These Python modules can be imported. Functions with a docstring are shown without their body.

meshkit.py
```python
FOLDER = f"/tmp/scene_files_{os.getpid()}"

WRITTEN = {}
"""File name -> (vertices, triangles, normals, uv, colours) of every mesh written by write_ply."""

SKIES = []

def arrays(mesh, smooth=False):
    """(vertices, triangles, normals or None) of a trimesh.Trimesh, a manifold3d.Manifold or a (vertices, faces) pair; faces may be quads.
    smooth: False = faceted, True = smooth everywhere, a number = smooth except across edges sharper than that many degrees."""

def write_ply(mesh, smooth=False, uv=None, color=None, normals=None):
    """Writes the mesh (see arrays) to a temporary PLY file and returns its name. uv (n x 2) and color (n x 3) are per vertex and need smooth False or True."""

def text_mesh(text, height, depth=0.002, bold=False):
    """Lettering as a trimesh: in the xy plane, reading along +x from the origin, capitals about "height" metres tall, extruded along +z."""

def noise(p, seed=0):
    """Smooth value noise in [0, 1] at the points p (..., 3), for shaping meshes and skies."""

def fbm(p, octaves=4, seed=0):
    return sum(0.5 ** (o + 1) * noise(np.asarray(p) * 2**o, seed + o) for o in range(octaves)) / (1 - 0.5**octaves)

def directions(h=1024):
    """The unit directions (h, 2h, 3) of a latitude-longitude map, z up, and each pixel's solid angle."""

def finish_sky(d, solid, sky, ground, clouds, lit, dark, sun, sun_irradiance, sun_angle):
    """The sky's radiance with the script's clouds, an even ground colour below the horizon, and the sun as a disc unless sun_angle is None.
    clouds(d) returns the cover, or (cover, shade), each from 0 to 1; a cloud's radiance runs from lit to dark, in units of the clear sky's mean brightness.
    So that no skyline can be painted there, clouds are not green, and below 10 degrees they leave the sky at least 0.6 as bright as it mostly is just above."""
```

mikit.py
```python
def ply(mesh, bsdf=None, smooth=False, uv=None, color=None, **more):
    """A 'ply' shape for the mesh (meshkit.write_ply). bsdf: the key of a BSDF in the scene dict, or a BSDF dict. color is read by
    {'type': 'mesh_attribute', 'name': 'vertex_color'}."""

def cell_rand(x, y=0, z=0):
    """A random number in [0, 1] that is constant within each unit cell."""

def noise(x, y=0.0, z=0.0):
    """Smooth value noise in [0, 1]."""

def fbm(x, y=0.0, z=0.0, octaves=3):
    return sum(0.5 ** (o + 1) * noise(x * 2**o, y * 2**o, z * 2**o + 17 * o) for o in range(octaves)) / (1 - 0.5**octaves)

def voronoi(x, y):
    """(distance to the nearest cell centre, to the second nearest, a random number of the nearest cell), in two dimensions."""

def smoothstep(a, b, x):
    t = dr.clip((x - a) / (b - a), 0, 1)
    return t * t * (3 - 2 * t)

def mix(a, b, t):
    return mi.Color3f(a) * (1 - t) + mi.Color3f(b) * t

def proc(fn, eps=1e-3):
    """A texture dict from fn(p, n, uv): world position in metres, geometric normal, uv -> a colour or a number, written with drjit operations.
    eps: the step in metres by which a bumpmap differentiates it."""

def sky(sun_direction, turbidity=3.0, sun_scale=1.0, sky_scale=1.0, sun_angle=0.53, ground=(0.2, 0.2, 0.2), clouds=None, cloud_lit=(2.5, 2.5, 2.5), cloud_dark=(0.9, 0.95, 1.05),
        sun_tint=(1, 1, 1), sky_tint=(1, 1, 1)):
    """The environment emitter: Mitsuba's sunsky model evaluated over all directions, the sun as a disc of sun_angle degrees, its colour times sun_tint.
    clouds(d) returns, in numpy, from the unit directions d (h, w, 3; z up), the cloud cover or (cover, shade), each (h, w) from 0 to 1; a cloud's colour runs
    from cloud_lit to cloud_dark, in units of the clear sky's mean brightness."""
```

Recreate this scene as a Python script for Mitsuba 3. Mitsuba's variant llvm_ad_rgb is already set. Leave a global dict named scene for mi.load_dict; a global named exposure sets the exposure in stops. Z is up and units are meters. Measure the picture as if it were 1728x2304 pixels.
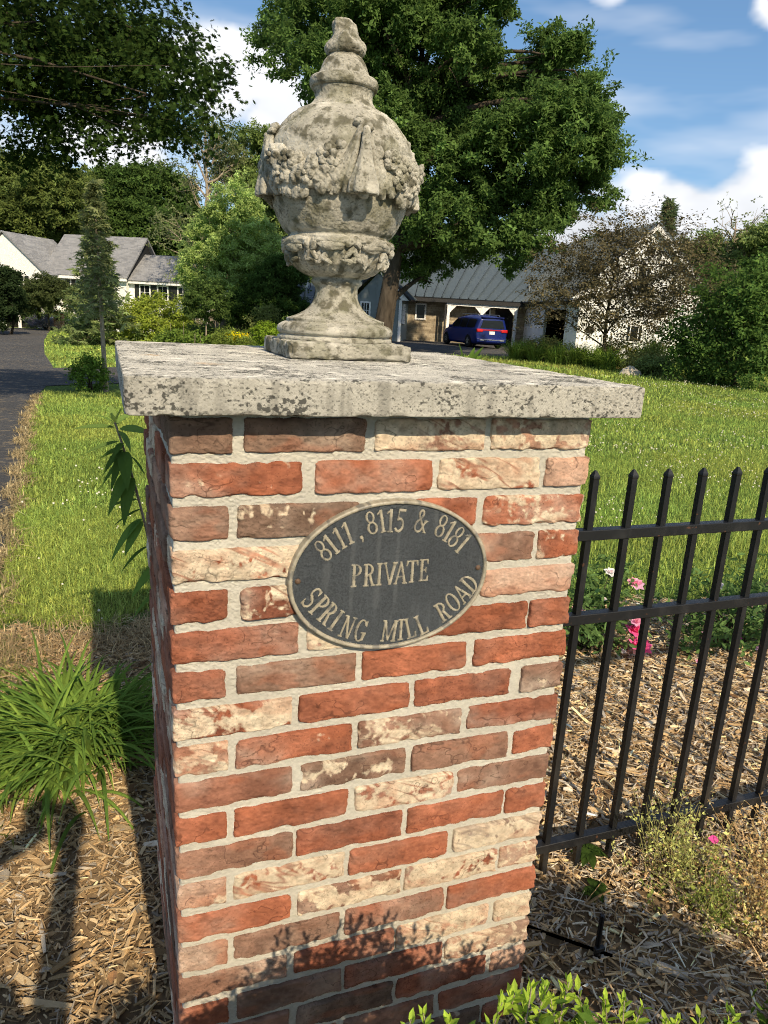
import math, numpy as np, trimesh, mitsuba as mi, drjit as dr, mikit, meshkit
from mikit import noise, fbm, voronoi, smoothstep, mix
from shapely.geometry import Polygon, LineString, Point, box as sbox
from shapely.ops import unary_union
from shapely import affinity
T = mi.ScalarTransform4f
scene, labels = {}, {}
# ---------------------------------------------------------------- camera, sky, exposure
exposure = 2.2
CAM = np.array([-0.0753, -1.0888, 1.5121])
FW, UP = np.array([0.34485, 0.90148, -0.26156]), np.array([0.03996, 0.2643, 0.96361])
scene['camera'] = {'type': 'perspective', 'fov': 55.166, 'fov_axis': 'x', 'near_clip': 0.02, 'far_clip': 3000.0,
                   'to_world': T().look_at(origin=CAM.tolist(), target=(CAM + FW).tolist(), up=UP.tolist())}
SUN = np.array([0.07, -1.0, 0.70])


def clouds(d):
    az = np.degrees(np.arctan2(d[..., 0], d[..., 1]))
    el = np.degrees(np.arcsin(np.clip(d[..., 2], -1, 1)))
    q = np.stack([d[..., 0], d[..., 1], d[..., 2] * 1.6], -1)
    big = meshkit.fbm(q * 3.1 + 5.2, 3, 3)
    puff = meshkit.fbm(q * 11, 6, 8)
    cir = meshkit.fbm(np.stack([d[..., 0] * 5 + d[..., 2] * 6, d[..., 1] * 5, d[..., 2] * 20], -1), 5, 21)
    cum = np.zeros(el.shape)
    for (a, e, wa, we, k) in ((47, 7.6, 7, 4.2, 1.05), (40, 7.0, 5, 3.6, 1.0), (34, 6, 6, 3.4, .95), (56, 8.2, 8, 5.0, 1.0), (70, 8, 12, 5, .9), (7.8, 14.6, 5.0, 3.4, 1.0), (12, 13, 4, 3, .8), (1, 10.5, 6, 3, .8), (44.6, 19.6, 2.6, 2.6, .95),
                              (-14, 8, 14, 6, .8), (-60, 12, 16, 6, .8), (125, 10, 20, 6, .8), (-110, 9, 20, 6, .8), (170, 12, 20, 7, .7), (34, 20, 2.4, 1.2, .55)):
        da = (az - a + 180) % 360 - 180
        cum = np.maximum(cum, k * np.exp(-(da / wa) ** 2 - ((el - e) / we) ** 2))
    c = np.clip((cum * 1.25 + (puff - .5) * 1.5 - .52) * 3.2, 0, 1)
    wisp = np.clip((cir - .42) * 2.4 + (big - .46) * 1.2, 0, 1) * .6 * np.clip(el / 10, 0, 1)
    shade = np.clip(.55 - (puff - .42) * 2.2 - (el - 8) * .03, 0, 1)
    cover = np.maximum(c, wisp)
    return cover, np.where(c > wisp, shade, 0.0) * .75


scene['sky'] = mikit.sky(SUN, turbidity=3.0, sun_scale=1.0, sky_scale=1.0, clouds=clouds, cloud_lit=(3.0, 3.05, 3.15), cloud_dark=(1.6, 1.7, 1.85), sky_tint=(.86, .95, 1.05), sun_tint=(.93, .96, .99), ground=(.12, .13, .07))

# ---------------------------------------------------------------- helpers
H0 = 1.36
USED = set()


def key(name, parent=None):
    b = (parent + '__' if parent else '') + name
    k, i = b, 0
    while k in USED:
        i += 1
        k = f'{b}_{i:03d}'
    USED.add(k)
    return k


def add(name, mesh, bsdf, parent=None, smooth=False, uv=None, color=None, label=None, cat=None, group=None, kind=None, **kw):
    k = key(name, parent)
    scene[k] = mikit.ply(mesh, bsdf, smooth=smooth, uv=uv, color=color, **kw)
    tag(k, label, cat, group, kind)
    return k


def tag(k, label=None, cat=None, group=None, kind=None):
    e = {a: b for a, b in (('label', label), ('category', cat), ('group', group), ('kind', kind)) if b}
    if e:
        labels[k] = e


def thing(name, label, cat, group=None):
    k = key(name)
    tag(k, label, cat, group)
    return k


def rng_(s):
    return np.random.default_rng(s)


def unit(v):
    v = np.asarray(v, float)
    return v / (np.linalg.norm(v, axis=-1, keepdims=True) + 1e-12)


def cat(*ms):
    return trimesh.util.concatenate([trimesh.Trimesh(*m, process=False) if isinstance(m, tuple) else m for m in ms])


def sm(a, b, x):
    t = np.clip((x - a) / (b - a), 0, 1)
    return t * t * (3 - 2 * t)


def hh(x, y):
    x, y = np.asarray(x, float), np.asarray(y, float)
    return -.02 * np.clip(y, 0, 110) * sm(2, 12, y) * (1 - sm(.05, .42, x / np.maximum(y, 1.)))


class Fr:
    """local frame: a along e, b along n, z up"""

    def __init__(s, o, yaw):
        s.o = np.array([o[0], o[1], o[2] if len(o) > 2 else 0.0])
        s.e = np.array([math.cos(yaw), -math.sin(yaw), 0])
        s.n = np.array([math.sin(yaw), math.cos(yaw), 0])

    def P(s, q):
        q = np.asarray(q, float)
        return s.o + q[..., :1] * s.e + q[..., 1:2] * s.n + q[..., 2:3] * np.array([0, 0, 1.])

    def m(s, mesh):
        v, f = (mesh if isinstance(mesh, tuple) else (mesh.vertices, mesh.faces))
        return trimesh.Trimesh(s.P(v), np.asarray(f), process=False)

    def box(s, a0, a1, b0, b1, z0, z1):
        return s.m(bx(a0, a1, b0, b1, z0, z1))


def bx(a0, a1, b0, b1, z0, z1):
    m = trimesh.creation.box(extents=[a1 - a0, b1 - b0, z1 - z0])
    m.apply_translation([(a0 + a1) / 2, (b0 + b1) / 2, (z0 + z1) / 2])
    return m


def hexa(p8):
    """8 points: bottom ring 0-3, top ring 4-7"""
    f = [[0, 2, 1], [0, 3, 2], [4, 5, 6], [4, 6, 7], [0, 1, 5], [0, 5, 4], [1, 2, 6], [1, 6, 5], [2, 3, 7], [2, 7, 6], [3, 0, 4], [3, 4, 7]]
    return trimesh.Trimesh(np.asarray(p8, float), f, process=False)


def slab(p4, th):
    p4 = np.asarray(p4, float)
    n = unit(np.cross(p4[1] - p4[0], p4[3] - p4[0]))
    return hexa(np.vstack([p4 - n * th, p4]))


def rbox(ext, r, edge=None):
    """box with rounded (chamfered) edges"""
    ext = np.asarray(ext, float)
    m = trimesh.creation.box(extents=ext)
    v, f = trimesh.remesh.subdivide_to_size(m.vertices, m.faces, edge or max(r * 1.2, ext.min() / 2), max_iter=30)
    mm = trimesh.Trimesh(v, f, process=True)
    v = np.array(mm.vertices)
    c = np.clip(v, -ext / 2 + r, ext / 2 - r)
    dv = v - c
    l = np.linalg.norm(dv, axis=1, keepdims=True)
    return trimesh.Trimesh(np.where(l > 1e-9, c + dv / np.maximum(l, 1e-9) * r, v), mm.faces, process=False)


def tube(pts, rad, sides=8, cap=True):
    p = np.asarray(pts, float)
    rad = np.broadcast_to(np.asarray(rad, float), (len(p),))
    t = unit(np.gradient(p, axis=0))
    ref = np.array([0, 0, 1.]) if abs(t[:, 2]).mean() < .8 else np.array([1., 0, 0])
    a = unit(np.cross(t, ref))
    b = np.cross(t, a)
    an = np.arange(sides) * 2 * np.pi / sides
    v = (p[:, None] + rad[:, None, None] * (np.cos(an)[None, :, None] * a[:, None] + np.sin(an)[None, :, None] * b[:, None])).reshape(-1, 3)
    f = []
    for i in range(len(p) - 1):
        for j in range(sides):
            q = (i * sides + j, i * sides + (j + 1) % sides, (i + 1) * sides + (j + 1) % sides, (i + 1) * sides + j)
            f += [[q[0], q[2], q[1]], [q[0], q[3], q[2]]]
    if cap:
        n = len(v)
        v = np.vstack([v, p[:1], p[-1:]])
        e = (len(p) - 1) * sides
        for j in range(sides):
            f += [[n, j, (j + 1) % sides], [n + 1, e + (j + 1) % sides, e + j]]
    return trimesh.Trimesh(v, f, process=False)


def bez(p0, p1, p2, n=8):
    t = np.linspace(0, 1, n)[:, None]
    return (1 - t) ** 2 * np.asarray(p0, float) + 2 * t * (1 - t) * np.asarray(p1, float) + t * t * np.asarray(p2, float)


def lathe(prof, n=48):
    prof = np.asarray(prof, float)
    an = np.linspace(0, 2 * np.pi, n, endpoint=False)
    v = np.stack([prof[:, None, 0] * np.cos(an), prof[:, None, 0] * np.sin(an), prof[:, None, 1] + 0 * an], -1).reshape(-1, 3)
    i, j = np.meshgrid(np.arange(len(prof) - 1), np.arange(n), indexing='ij')
    q = np.stack([i * n + j, i * n + (j + 1) % n, (i + 1) * n + (j + 1) % n, (i + 1) * n + j], -1).reshape(-1, 4)
    return trimesh.Trimesh(v, np.vstack([q[:, [0, 1, 2]], q[:, [0, 2, 3]]]), process=False)


# leaf templates: leaf along x from 0 to 1
DIA = (np.array([[0, 0, 0], [.5, .27, .06], [1, 0, -.06], [.5, -.27, .06]]), np.array([[0, 1, 2], [0, 2, 3]]))
NAR = (np.array([[0, 0, 0], [.45, .13, .04], [1, 0, -.1], [.45, -.13, .04]]), np.array([[0, 1, 2], [0, 2, 3]]))


def fan_t(base, angs, tilt=.25):
    vs, fs = [], []
    for i, a in enumerate(angs):
        c, s = math.cos(a), math.sin(a)
        v = base[0].copy()
        v = np.stack([v[:, 0] * c - v[:, 1] * s, v[:, 0] * s + v[:, 1] * c, v[:, 2] + tilt * v[:, 0] * math.sin(3.1 * i + 1)], 1)
        fs.append(base[1] + sum(len(x) for x in vs))
        vs.append(v)
    return np.vstack(vs), np.vstack(fs)


TRI = fan_t(DIA, (0, 2.0, -2.1), .5)
FIVE = fan_t(DIA, (0, 1.2, 2.5, -1.3, -2.4), .6)
_o = np.array([(0, 0), (.16, .05), (.2, .34), (.34, .12), (.46, .44), (.58, .13), (.74, .36), (.78, .1), (1, 0), (.78, -.1), (.74, -.36), (.58, -.13), (.46, -.44), (.34, -.12), (.2, -.34), (.16, -.05)])
PIN = (np.vstack([np.c_[_o, .10 * abs(_o[:, 1]) - .06 * _o[:, 0] ** 2], [[.48, 0, 0]]]), np.array([[i, (i + 1) % 16, 16] for i in range(16)]))
SPR = fan_t(NAR, (0, .6, -.6, 1.1, -1.1), .2)
OVAL = (np.array([[0, 0, 0], [.25, .17, .05], [.6, .2, .05], [1, 0, 0], [.6, -.2, .05], [.25, -.17, .05], [.45, 0, -.02]]), np.array([[i, (i + 1) % 6, 6] for i in range(6)]))


LEAFK = 1.9


def leaves(C, N, size, tm, rng, col, var=.22, yel=.25, axis=None):
    C, N = np.asarray(C, float), unit(N)
    n = len(C)
    size = np.broadcast_to(np.asarray(size, float), (n,))
    a = unit(np.cross(N, rng.normal(size=(n, 3)))) if axis is None else unit(axis - N * (axis * N).sum(1, keepdims=True))
    b = np.cross(N, a)
    tv, tf = tm
    s = size[:, None, None]
    V = C[:, None] + s * (tv[None, :, :1] * a[:, None] + tv[None, :, 1:2] * b[:, None] + tv[None, :, 2:3] * N[:, None])
    F = tf[None] + (np.arange(n) * len(tv))[:, None, None]
    k = np.exp(rng.normal(0, var, n))[:, None]
    y = rng.random(n)[:, None] * yel
    c = np.asarray(col) * LEAFK * k * (1 + y * np.array([1.0, .55, .0]))
    return V.reshape(-1, 3), F.reshape(-1, 3), np.repeat(np.clip(c, 0, .9), len(tv), 0)


def join(parts):
    vs, fs, cs, o = [], [], [], 0
    for v, f, c in parts:
        vs.append(v), fs.append(f + o), cs.append(c)
        o += len(v)
    return np.vstack(vs), np.vstack(fs), np.vstack(cs)


def add_leaves(name, lv, parent=None, bsdf='foliage', **kw):
    return add(name, (lv[0], lv[1]), bsdf, parent, color=lv[2], **kw)


def crown(blobs, nc, nl, cr, ls, rng, col, tm=TRI, L=.5, up=.2, flat=.6, inner=.15, var=.22, yel=.25, low=.5, jit=.35):
    bl = np.array([b if len(b) == 6 else (b[0], b[1], b[2], b[3], b[3], b[4]) for b in blobs], float)
    w = (bl[:, 3] * bl[:, 4] * bl[:, 5]) ** (2 / 3)
    ib = rng.choice(len(bl), nc, p=w / w.sum())
    d = unit(rng.normal(size=(nc, 3)))
    flip = (d[:, 2] < -.25) & (rng.random(nc) > low)
    d[flip, 2] *= -1
    rr = np.where(rng.random(nc) < inner, rng.random(nc) ** .4, .82 + .25 * rng.random(nc))
    cc = bl[ib, :3] + d * bl[ib, 3:] * rr[:, None]
    d2 = unit(d * [1, 1, .6] + [0, 0, up] + rng.normal(0, jit, (nc, 3)))
    t = rng.random((nc, nl)) ** .8
    sc = np.exp(rng.normal(0, .25, (nc, 1, 1)))
    g = rng.normal(size=(nc, nl, 3)) * cr * sc * (1 - .55 * t[..., None])
    # flatten the clump across its own tilt
    g[..., 2] *= flat
    pos = cc[:, None] + d2[:, None] * (t * L)[..., None] * sc + g
    nn = unit(rng.normal(0, .55, (nc, nl, 3)) + [0, 0, .75] + d[:, None] * .45)
    ck = np.exp(rng.normal(0, .12, nc))
    lv = leaves(pos.reshape(-1, 3), nn.reshape(-1, 3), ls * np.exp(rng.normal(0, .2, nc * nl)), tm, rng, col, var, yel)
    k = np.repeat(np.repeat(ck, nl), len(tm[0]))[:, None]
    return lv[0], lv[1], np.clip(lv[2] * k, 0, .9)


# ---------------------------------------------------------------- materials
def two(b):
    return {'type': 'twosided', 'b': b}


def prin(col, rough=.8, spec=.3, **kw):
    return {'type': 'principled', 'base_color': {'type': 'rgb', 'value': list(col)} if not isinstance(col, dict) else col, 'roughness': rough, 'specular': spec, **kw}


VC = {'type': 'mesh_attribute', 'name': 'vertex_color'}


def bump(fn, scale, b, eps=1e-3):
    return {'type': 'bumpmap', 'scale': scale, 't': mikit.proc(fn, eps), 'b': b}


def brick_col(p, n, uv):
    t, lime = uv.x, uv.y
    o = t * 37.0
    x, y, z = p.x + o, p.y + o * .3, p.z
    red, deep, dust, dark, pink = (.270, .096, .053), (.215, .080, .048), (.225, .124, .086), (.155, .100, .072), (.36, .212, .148)
    c = mix(mix(red, deep, smoothstep(.1, .3, t)), dust, smoothstep(.36, .5, t))
    c = mix(mix(c, dark, smoothstep(.6, .72, t)), pink, smoothstep(.84, .95, t))
    s = x + y * .6
    band = noise(s * 19 + t * 50, z * 3)
    c = c * (.72 + .55 * band)
    wx = s + .012 * (fbm(s * 30, z * 30, 3.1, 2) - .5) * 2
    n1 = fbm(wx * 20 + z * 14, z * 30 - wx * 7, o, 5)
    n2 = fbm(wx * 110, z * 95, o, 3)
    c = mix(c, c * mi.Color3f(.58, .54, .54), smoothstep(.52, .72, fbm(wx * 40, z * 60, o + 9, 3)) * .6)
    chalk = smoothstep(.42, .8, fbm(s * 11, z * 16, o + 5, 3)) * (.35 + .65 * n2) * dr.clip(lime * 1.5, 0, .75)
    c = mix(c, (.47, .41, .34), chalk)
    m = smoothstep(0, .10, n1 * .72 + n2 * .36 - (.985 - lime * .76)) * smoothstep(.26, .42, lime)
    sc = smoothstep(.06, .0, dr.abs(fbm(s * 22 + z * 40, z * 9 - s * 5, o + 8, 3) - .5)) * smoothstep(.45, .6, lime) * smoothstep(.4, .55, fbm(s * 16, z * 16, o + 3, 2))
    cream = mix((.56, .51, .39), (.48, .35, .245), fbm(wx * 60, z * 60, 1.7, 3))
    cream = cream * (.72 + .42 * n2)
    c = mix(c, cream, m * (1 - .75 * sc))
    c = mix(c, (.30, .088, .038), smoothstep(.55, .7, fbm(s * 16, z * 30, o + 6, 3)) * .3)
    crack = smoothstep(.018, .0, dr.abs(fbm(s * 26, z * 34, o + 12, 3) - .5)) * smoothstep(.52, .62, fbm(s * 13, z * 18, o + 1, 2))
    c = c * (1 - .5 * crack)
    c = c * (.62 + .72 * fbm(s * 75, z * 75, o + 3, 4))
    pit = smoothstep(.74, .86, noise(s * 420, z * 420, o)) * .3
    return c * (.8 + .4 * fbm(s * 260, z * 260, y * 260, 2)) * (1 - pit)


def brick_bmp(p, n, uv):
    return fbm(p.x * 210, p.y * 210, p.z * 210, 3) + .9 * fbm(p.x * 55, p.y * 55, p.z * 70, 2)


scene['brick_clay'] = bump(brick_bmp, .0026, prin(mikit.proc(brick_col), .9, .2), 4e-4)


def mortar_col(p, n, uv):
    g = fbm(p.x * 240, p.y * 240, p.z * 240, 3)
    l = fbm(p.x * 7, p.y * 7, p.z * 9, 2)
    return mix((.355, .343, .295), (.51, .493, .43), g) * (.82 + .3 * l)


scene['mortar'] = bump(lambda p, n, uv: fbm(p.x * 260, p.y * 260, p.z * 260, 3), .004, prin(mikit.proc(mortar_col), .95, .15), 4e-4)


def cap_col(p, n, uv):
    top = smoothstep(.7, .95, n.z)
    g = fbm(p.x * 420, p.y * 420, p.z * 420, 2)
    c = mix((.25, .243, .213), (.44, .428, .38), g)
    big = fbm(p.x * 9, p.y * 9, p.z * 20, 3)
    c = c * (.78 + .42 * big)
    spots = fbm(p.x * 170, p.y * 210, p.z * 170, 4) + .62 * (fbm(p.x * 17 + 3, p.y * 21, p.z * 26, 3) - .5)
    th = .635 - .08 * top
    c = mix(c, (.15, .15, .135), smoothstep(th - .07, th + .02, spots) * .45)
    c = mix(c, (.045, .045, .04), smoothstep(th, th + .075, spots) * .88)
    drip = smoothstep(.52, .72, fbm(p.x * 55, p.y * 55, p.z * 3, 3)) * (1 - top)
    c = c * (1 - .3 * drip)
    fine = smoothstep(.57, .68, fbm(p.x * 300, p.y * 420, p.z * 300, 3)) * .6
    c = mix(c, (.08, .08, .07), fine)
    orange = smoothstep(.66, .74, fbm(p.x * 6 + 8, p.y * 6 + 2, 4.4, 3)) * smoothstep(.45, .6, fbm(p.x * 120, p.y * 120, 0, 2)) * top
    c = mix(c, (.34, .19, .06), orange * .8)
    pale = smoothstep(.62, .75, fbm(p.x * 30 + 20, p.y * 60, p.z * 60, 3)) * top
    return mix(c, (.62, .60, .54), pale * .6)


scene['cap_stone'] = bump(lambda p, n, uv: fbm(p.x * 260, p.y * 260, p.z * 260, 3), .0016, prin(mikit.proc(cap_col), .92, .2), 5e-4)


def urn_col(p, n, uv):
    g = fbm(p.x * 300, p.y * 300, p.z * 300, 2)
    c = mix((.25, .238, .198), (.41, .395, .335), g)
    big = fbm(p.x * 16, p.y * 16, p.z * 12, 3)
    c = c * (.72 + .5 * big)
    streak = fbm(p.x * 90, p.y * 90, p.z * 11, 4)
    d = fbm(p.x * 46 + 7, p.y * 46, p.z * 46, 5)
    c = mix(c, (.075, .07, .045), smoothstep(.49, .66, d * .66 + streak * .38) * .86)
    c = mix(c, (.13, .13, .07), smoothstep(.50, .64, fbm(p.x * 22, p.y * 22 + 5, p.z * 10, 3)) * .35)
    spk = smoothstep(.56, .70, fbm(p.x * 330, p.y * 330, p.z * 300, 4))
    c = mix(c, (.07, .07, .055), spk * .6)
    pale = smoothstep(.6, .72, fbm(p.x * 20 + 31, p.y * 20, p.z * 26 + 4, 3))
    return mix(c, (.60, .58, .51), pale * .4)


scene['urn_stone'] = two(bump(lambda p, n, uv: fbm(p.x * 190, p.y * 190, p.z * 190, 4) + .35 * fbm(p.x * 60, p.y * 60, p.z * 60, 2), .0028, prin(mikit.proc(urn_col), .93, .2), 6e-4))


def plaque_col(p, n, uv):
    g = fbm(p.x * 500, p.z * 500, 0, 2)
    f = fbm(p.x * 14, p.z * 10, 2, 4)
    st = smoothstep(.55, .8, fbm(p.x * 90, p.z * 10, 5, 3))
    c = mix((.010, .013, .017), (.060, .071, .082), f * .35 + g * .75)
    return mix(c, (.16, .17, .175), st * .18)


scene['plaque_field'] = bump(lambda p, n, uv: fbm(p.x * 420, p.z * 420, 0, 3), .004, prin(mikit.proc(plaque_col), .62, .5), 2e-4)


def letter_col(p, n, uv):
    f = fbm(p.x * 160, p.z * 160, 0, 3)
    c = mix((.18, .163, .122), (.37, .338, .265), f)
    return mix(c, (.10, .10, .095), smoothstep(.58, .72, fbm(p.x * 80, p.z * 80, 4, 3)) * .7)


scene['plaque_bronze'] = prin(mikit.proc(letter_col), .5, .5)
scene['rust'] = prin((.09, .055, .035), .7, .4)


def paint_col(p, n, uv):
    d = smoothstep(.5, .8, fbm(p.x * 30, p.y * 30, p.z * 12, 3))
    c = mix((.007, .008, .010), (.016, .017, .019), d)
    dust = smoothstep(.5, .75, fbm(p.x * 9, p.y * 9, p.z * 5 + 3, 3)) * smoothstep(.75, .1, p.z)
    c = mix(c, (.06, .052, .042), dust * .5)
    return mix(c, (.11, .05, .025), smoothstep(.74, .82, fbm(p.x * 60, p.y * 60, p.z * 60, 4)) * .6)


scene['black_paint'] = prin(mikit.proc(paint_col), .45, .4)
scene['foliage'] = {'type': 'principledthin', 'base_color': VC, 'roughness': .55, 'diff_trans': .9, 'eta': 1.4}
scene['gloss_leaf'] = {'type': 'principledthin', 'base_color': VC, 'roughness': .38, 'diff_trans': .85, 'eta': 1.45}
scene['tinted'] = two({'type': 'diffuse', 'reflectance': VC})


def bark_col(p, n, uv):
    g = fbm(p.x * 9, p.y * 9, p.z * 2.2, 4)
    return mix((.018, .014, .010), (.11, .09, .068), g)


scene['bark'] = two(bump(lambda p, n, uv: fbm(p.x * 12, p.y * 12, p.z * 2.5, 4), .05, prin(mikit.proc(bark_col), .95, .1), 5e-3))


def pale_bark_col(p, n, uv):
    g = fbm(p.x * 30, p.y * 30, p.z * 6, 4)
    return mix((.13, .105, .075), (.40, .34, .26), g)


scene['pale_bark'] = two(prin(mikit.proc(pale_bark_col), .95, .1))


def lawn_col(p, n, uv):
    g = fbm(p.x * 2.3, p.y * 2.3, 0, 4)
    f = fbm(p.x * 40, p.y * 14, 0, 2)
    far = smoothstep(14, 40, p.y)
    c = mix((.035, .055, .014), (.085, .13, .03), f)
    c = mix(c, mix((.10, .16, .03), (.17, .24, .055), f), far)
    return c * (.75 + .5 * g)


scene['lawn_base'] = two(prin(mikit.proc(lawn_col), .95, .1))


def soil_col(p, n, uv):
    f = fbm(p.x * 50, p.y * 50, 0, 3)
    return mix((.09, .062, .035), (.28, .20, .115), f) * (.7 + .6 * fbm(p.x * 4, p.y * 4, 1, 2))


scene['soil'] = two(prin(mikit.proc(soil_col), .95, .1))


def asphalt_col(p, n, uv):
    g = fbm(p.x * 70, p.y * 70, 0, 3)
    l = fbm(p.x * .7, p.y * .7, 3, 3)
    c = mix((.022, .023, .025), (.055, .056, .058), g) * (.7 + .6 * l)
    return mix(c, (.2, .16, .1), smoothstep(.62, .75, fbm(p.x * 12, p.y * 12, 8, 3)) * .35)


scene['asphalt'] = two(prin(mikit.proc(asphalt_col), .9, .25))


def roof_col(p, n, uv):
    return mix((.048, .066, .080), (.070, .092, .108), fbm(p.x * 1.5, p.y * 1.5, p.z * 1.5, 3))


scene['metal_roof'] = two(prin(mikit.proc(roof_col), .5, .5))


def shingle_col(p, n, uv):
    row = dr.floor(p.z * 9)
    r = mikit.cell_rand(p.x * 3 + row * 7.3, row, 1)
    return mix((.14, .145, .155), (.27, .275, .285), .55 * r + .45 * fbm(p.x * 3, p.y * 3, p.z * 9, 3))


scene['shingle'] = two(prin(mikit.proc(shingle_col), .9, .2))
scene['white_paint'] = two(prin((.76, .76, .74), .6, .3))


def board_col(p, n, uv):
    return mix((.70, .71, .70), (.80, .805, .79), fbm(p.x * 3, p.y * 3, p.z * .8, 3))


scene['white_board'] = two(prin(mikit.proc(board_col), .7, .25))
scene['grey_siding'] = two(prin((.20, .235, .235), .7, .25))


def stone_col(p, n, uv):
    s = p.x * .94 - p.y * .34
    row = dr.floor(p.z * 8.5 + .25 * noise(s * 2))
    off = mikit.cell_rand(row, 3, 1)
    cx = (s + off) * 2.4
    r = mikit.cell_rand(dr.floor(cx), row, 2)
    fz, fx = p.z * 8.5 - dr.floor(p.z * 8.5), cx - dr.floor(cx)
    j = smoothstep(.12, .03, fz) + smoothstep(.06, .02, fx)
    c = mix((.17, .135, .09), (.40, .34, .24), r * .7 + .3 * fbm(p.x * 9, p.y * 9, p.z * 9, 2))
    return mix(c, (.09, .075, .055), dr.clip(j, 0, 1) * .7)


scene['field_stone'] = two(prin(mikit.proc(stone_col), .9, .2))
scene['dark_glass'] = two(prin((.010, .012, .014), .15, .25))
scene['dark_wood'] = two(prin((.035, .028, .022), .7, .2))
scene['dark_interior'] = two(prin((.02, .019, .017), .9, .1))
scene['dark_trim'] = two(prin((.02, .02, .021), .6, .3))
scene['shutter_green'] = two(prin((.018, .022, .02), .6, .3))
scene['car_paint'] = two(prin((.003, .012, .115), .3, .35, clearcoat=.5, clearcoat_gloss=.95))
scene['car_glass'] = two(prin((.006, .007, .008), .1, .3))
scene['tyre_rubber'] = two(prin((.013, .013, .013), .85, .2))
scene['alloy'] = two(prin((.45, .46, .47), .3, .7, metallic=.8))
scene['red_lens'] = two(prin((.42, .008, .012), .15, .7))
scene['plate_white'] = two(prin((.8, .8, .78), .4, .4))
scene['grey_wood'] = two(prin((.20, .17, .135), .9, .1))
scene['lamp_metal'] = two(prin((.22, .25, .27), .5, .5))
scene['lamp_glass'] = two(prin((.75, .78, .78), .15, .6))
scene['boulder_stone'] = two(prin((.40, .36, .29), .9, .1))
scene['skin'] = prin((.45, .26, .18), .5, .4)
scene['cloth'] = prin((.08, .1, .14), .9, .1)
scene['hair'] = prin((.04, .03, .02), .6, .3)
scene['black_plastic'] = prin((.012, .012, .013), .4, .5)

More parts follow.
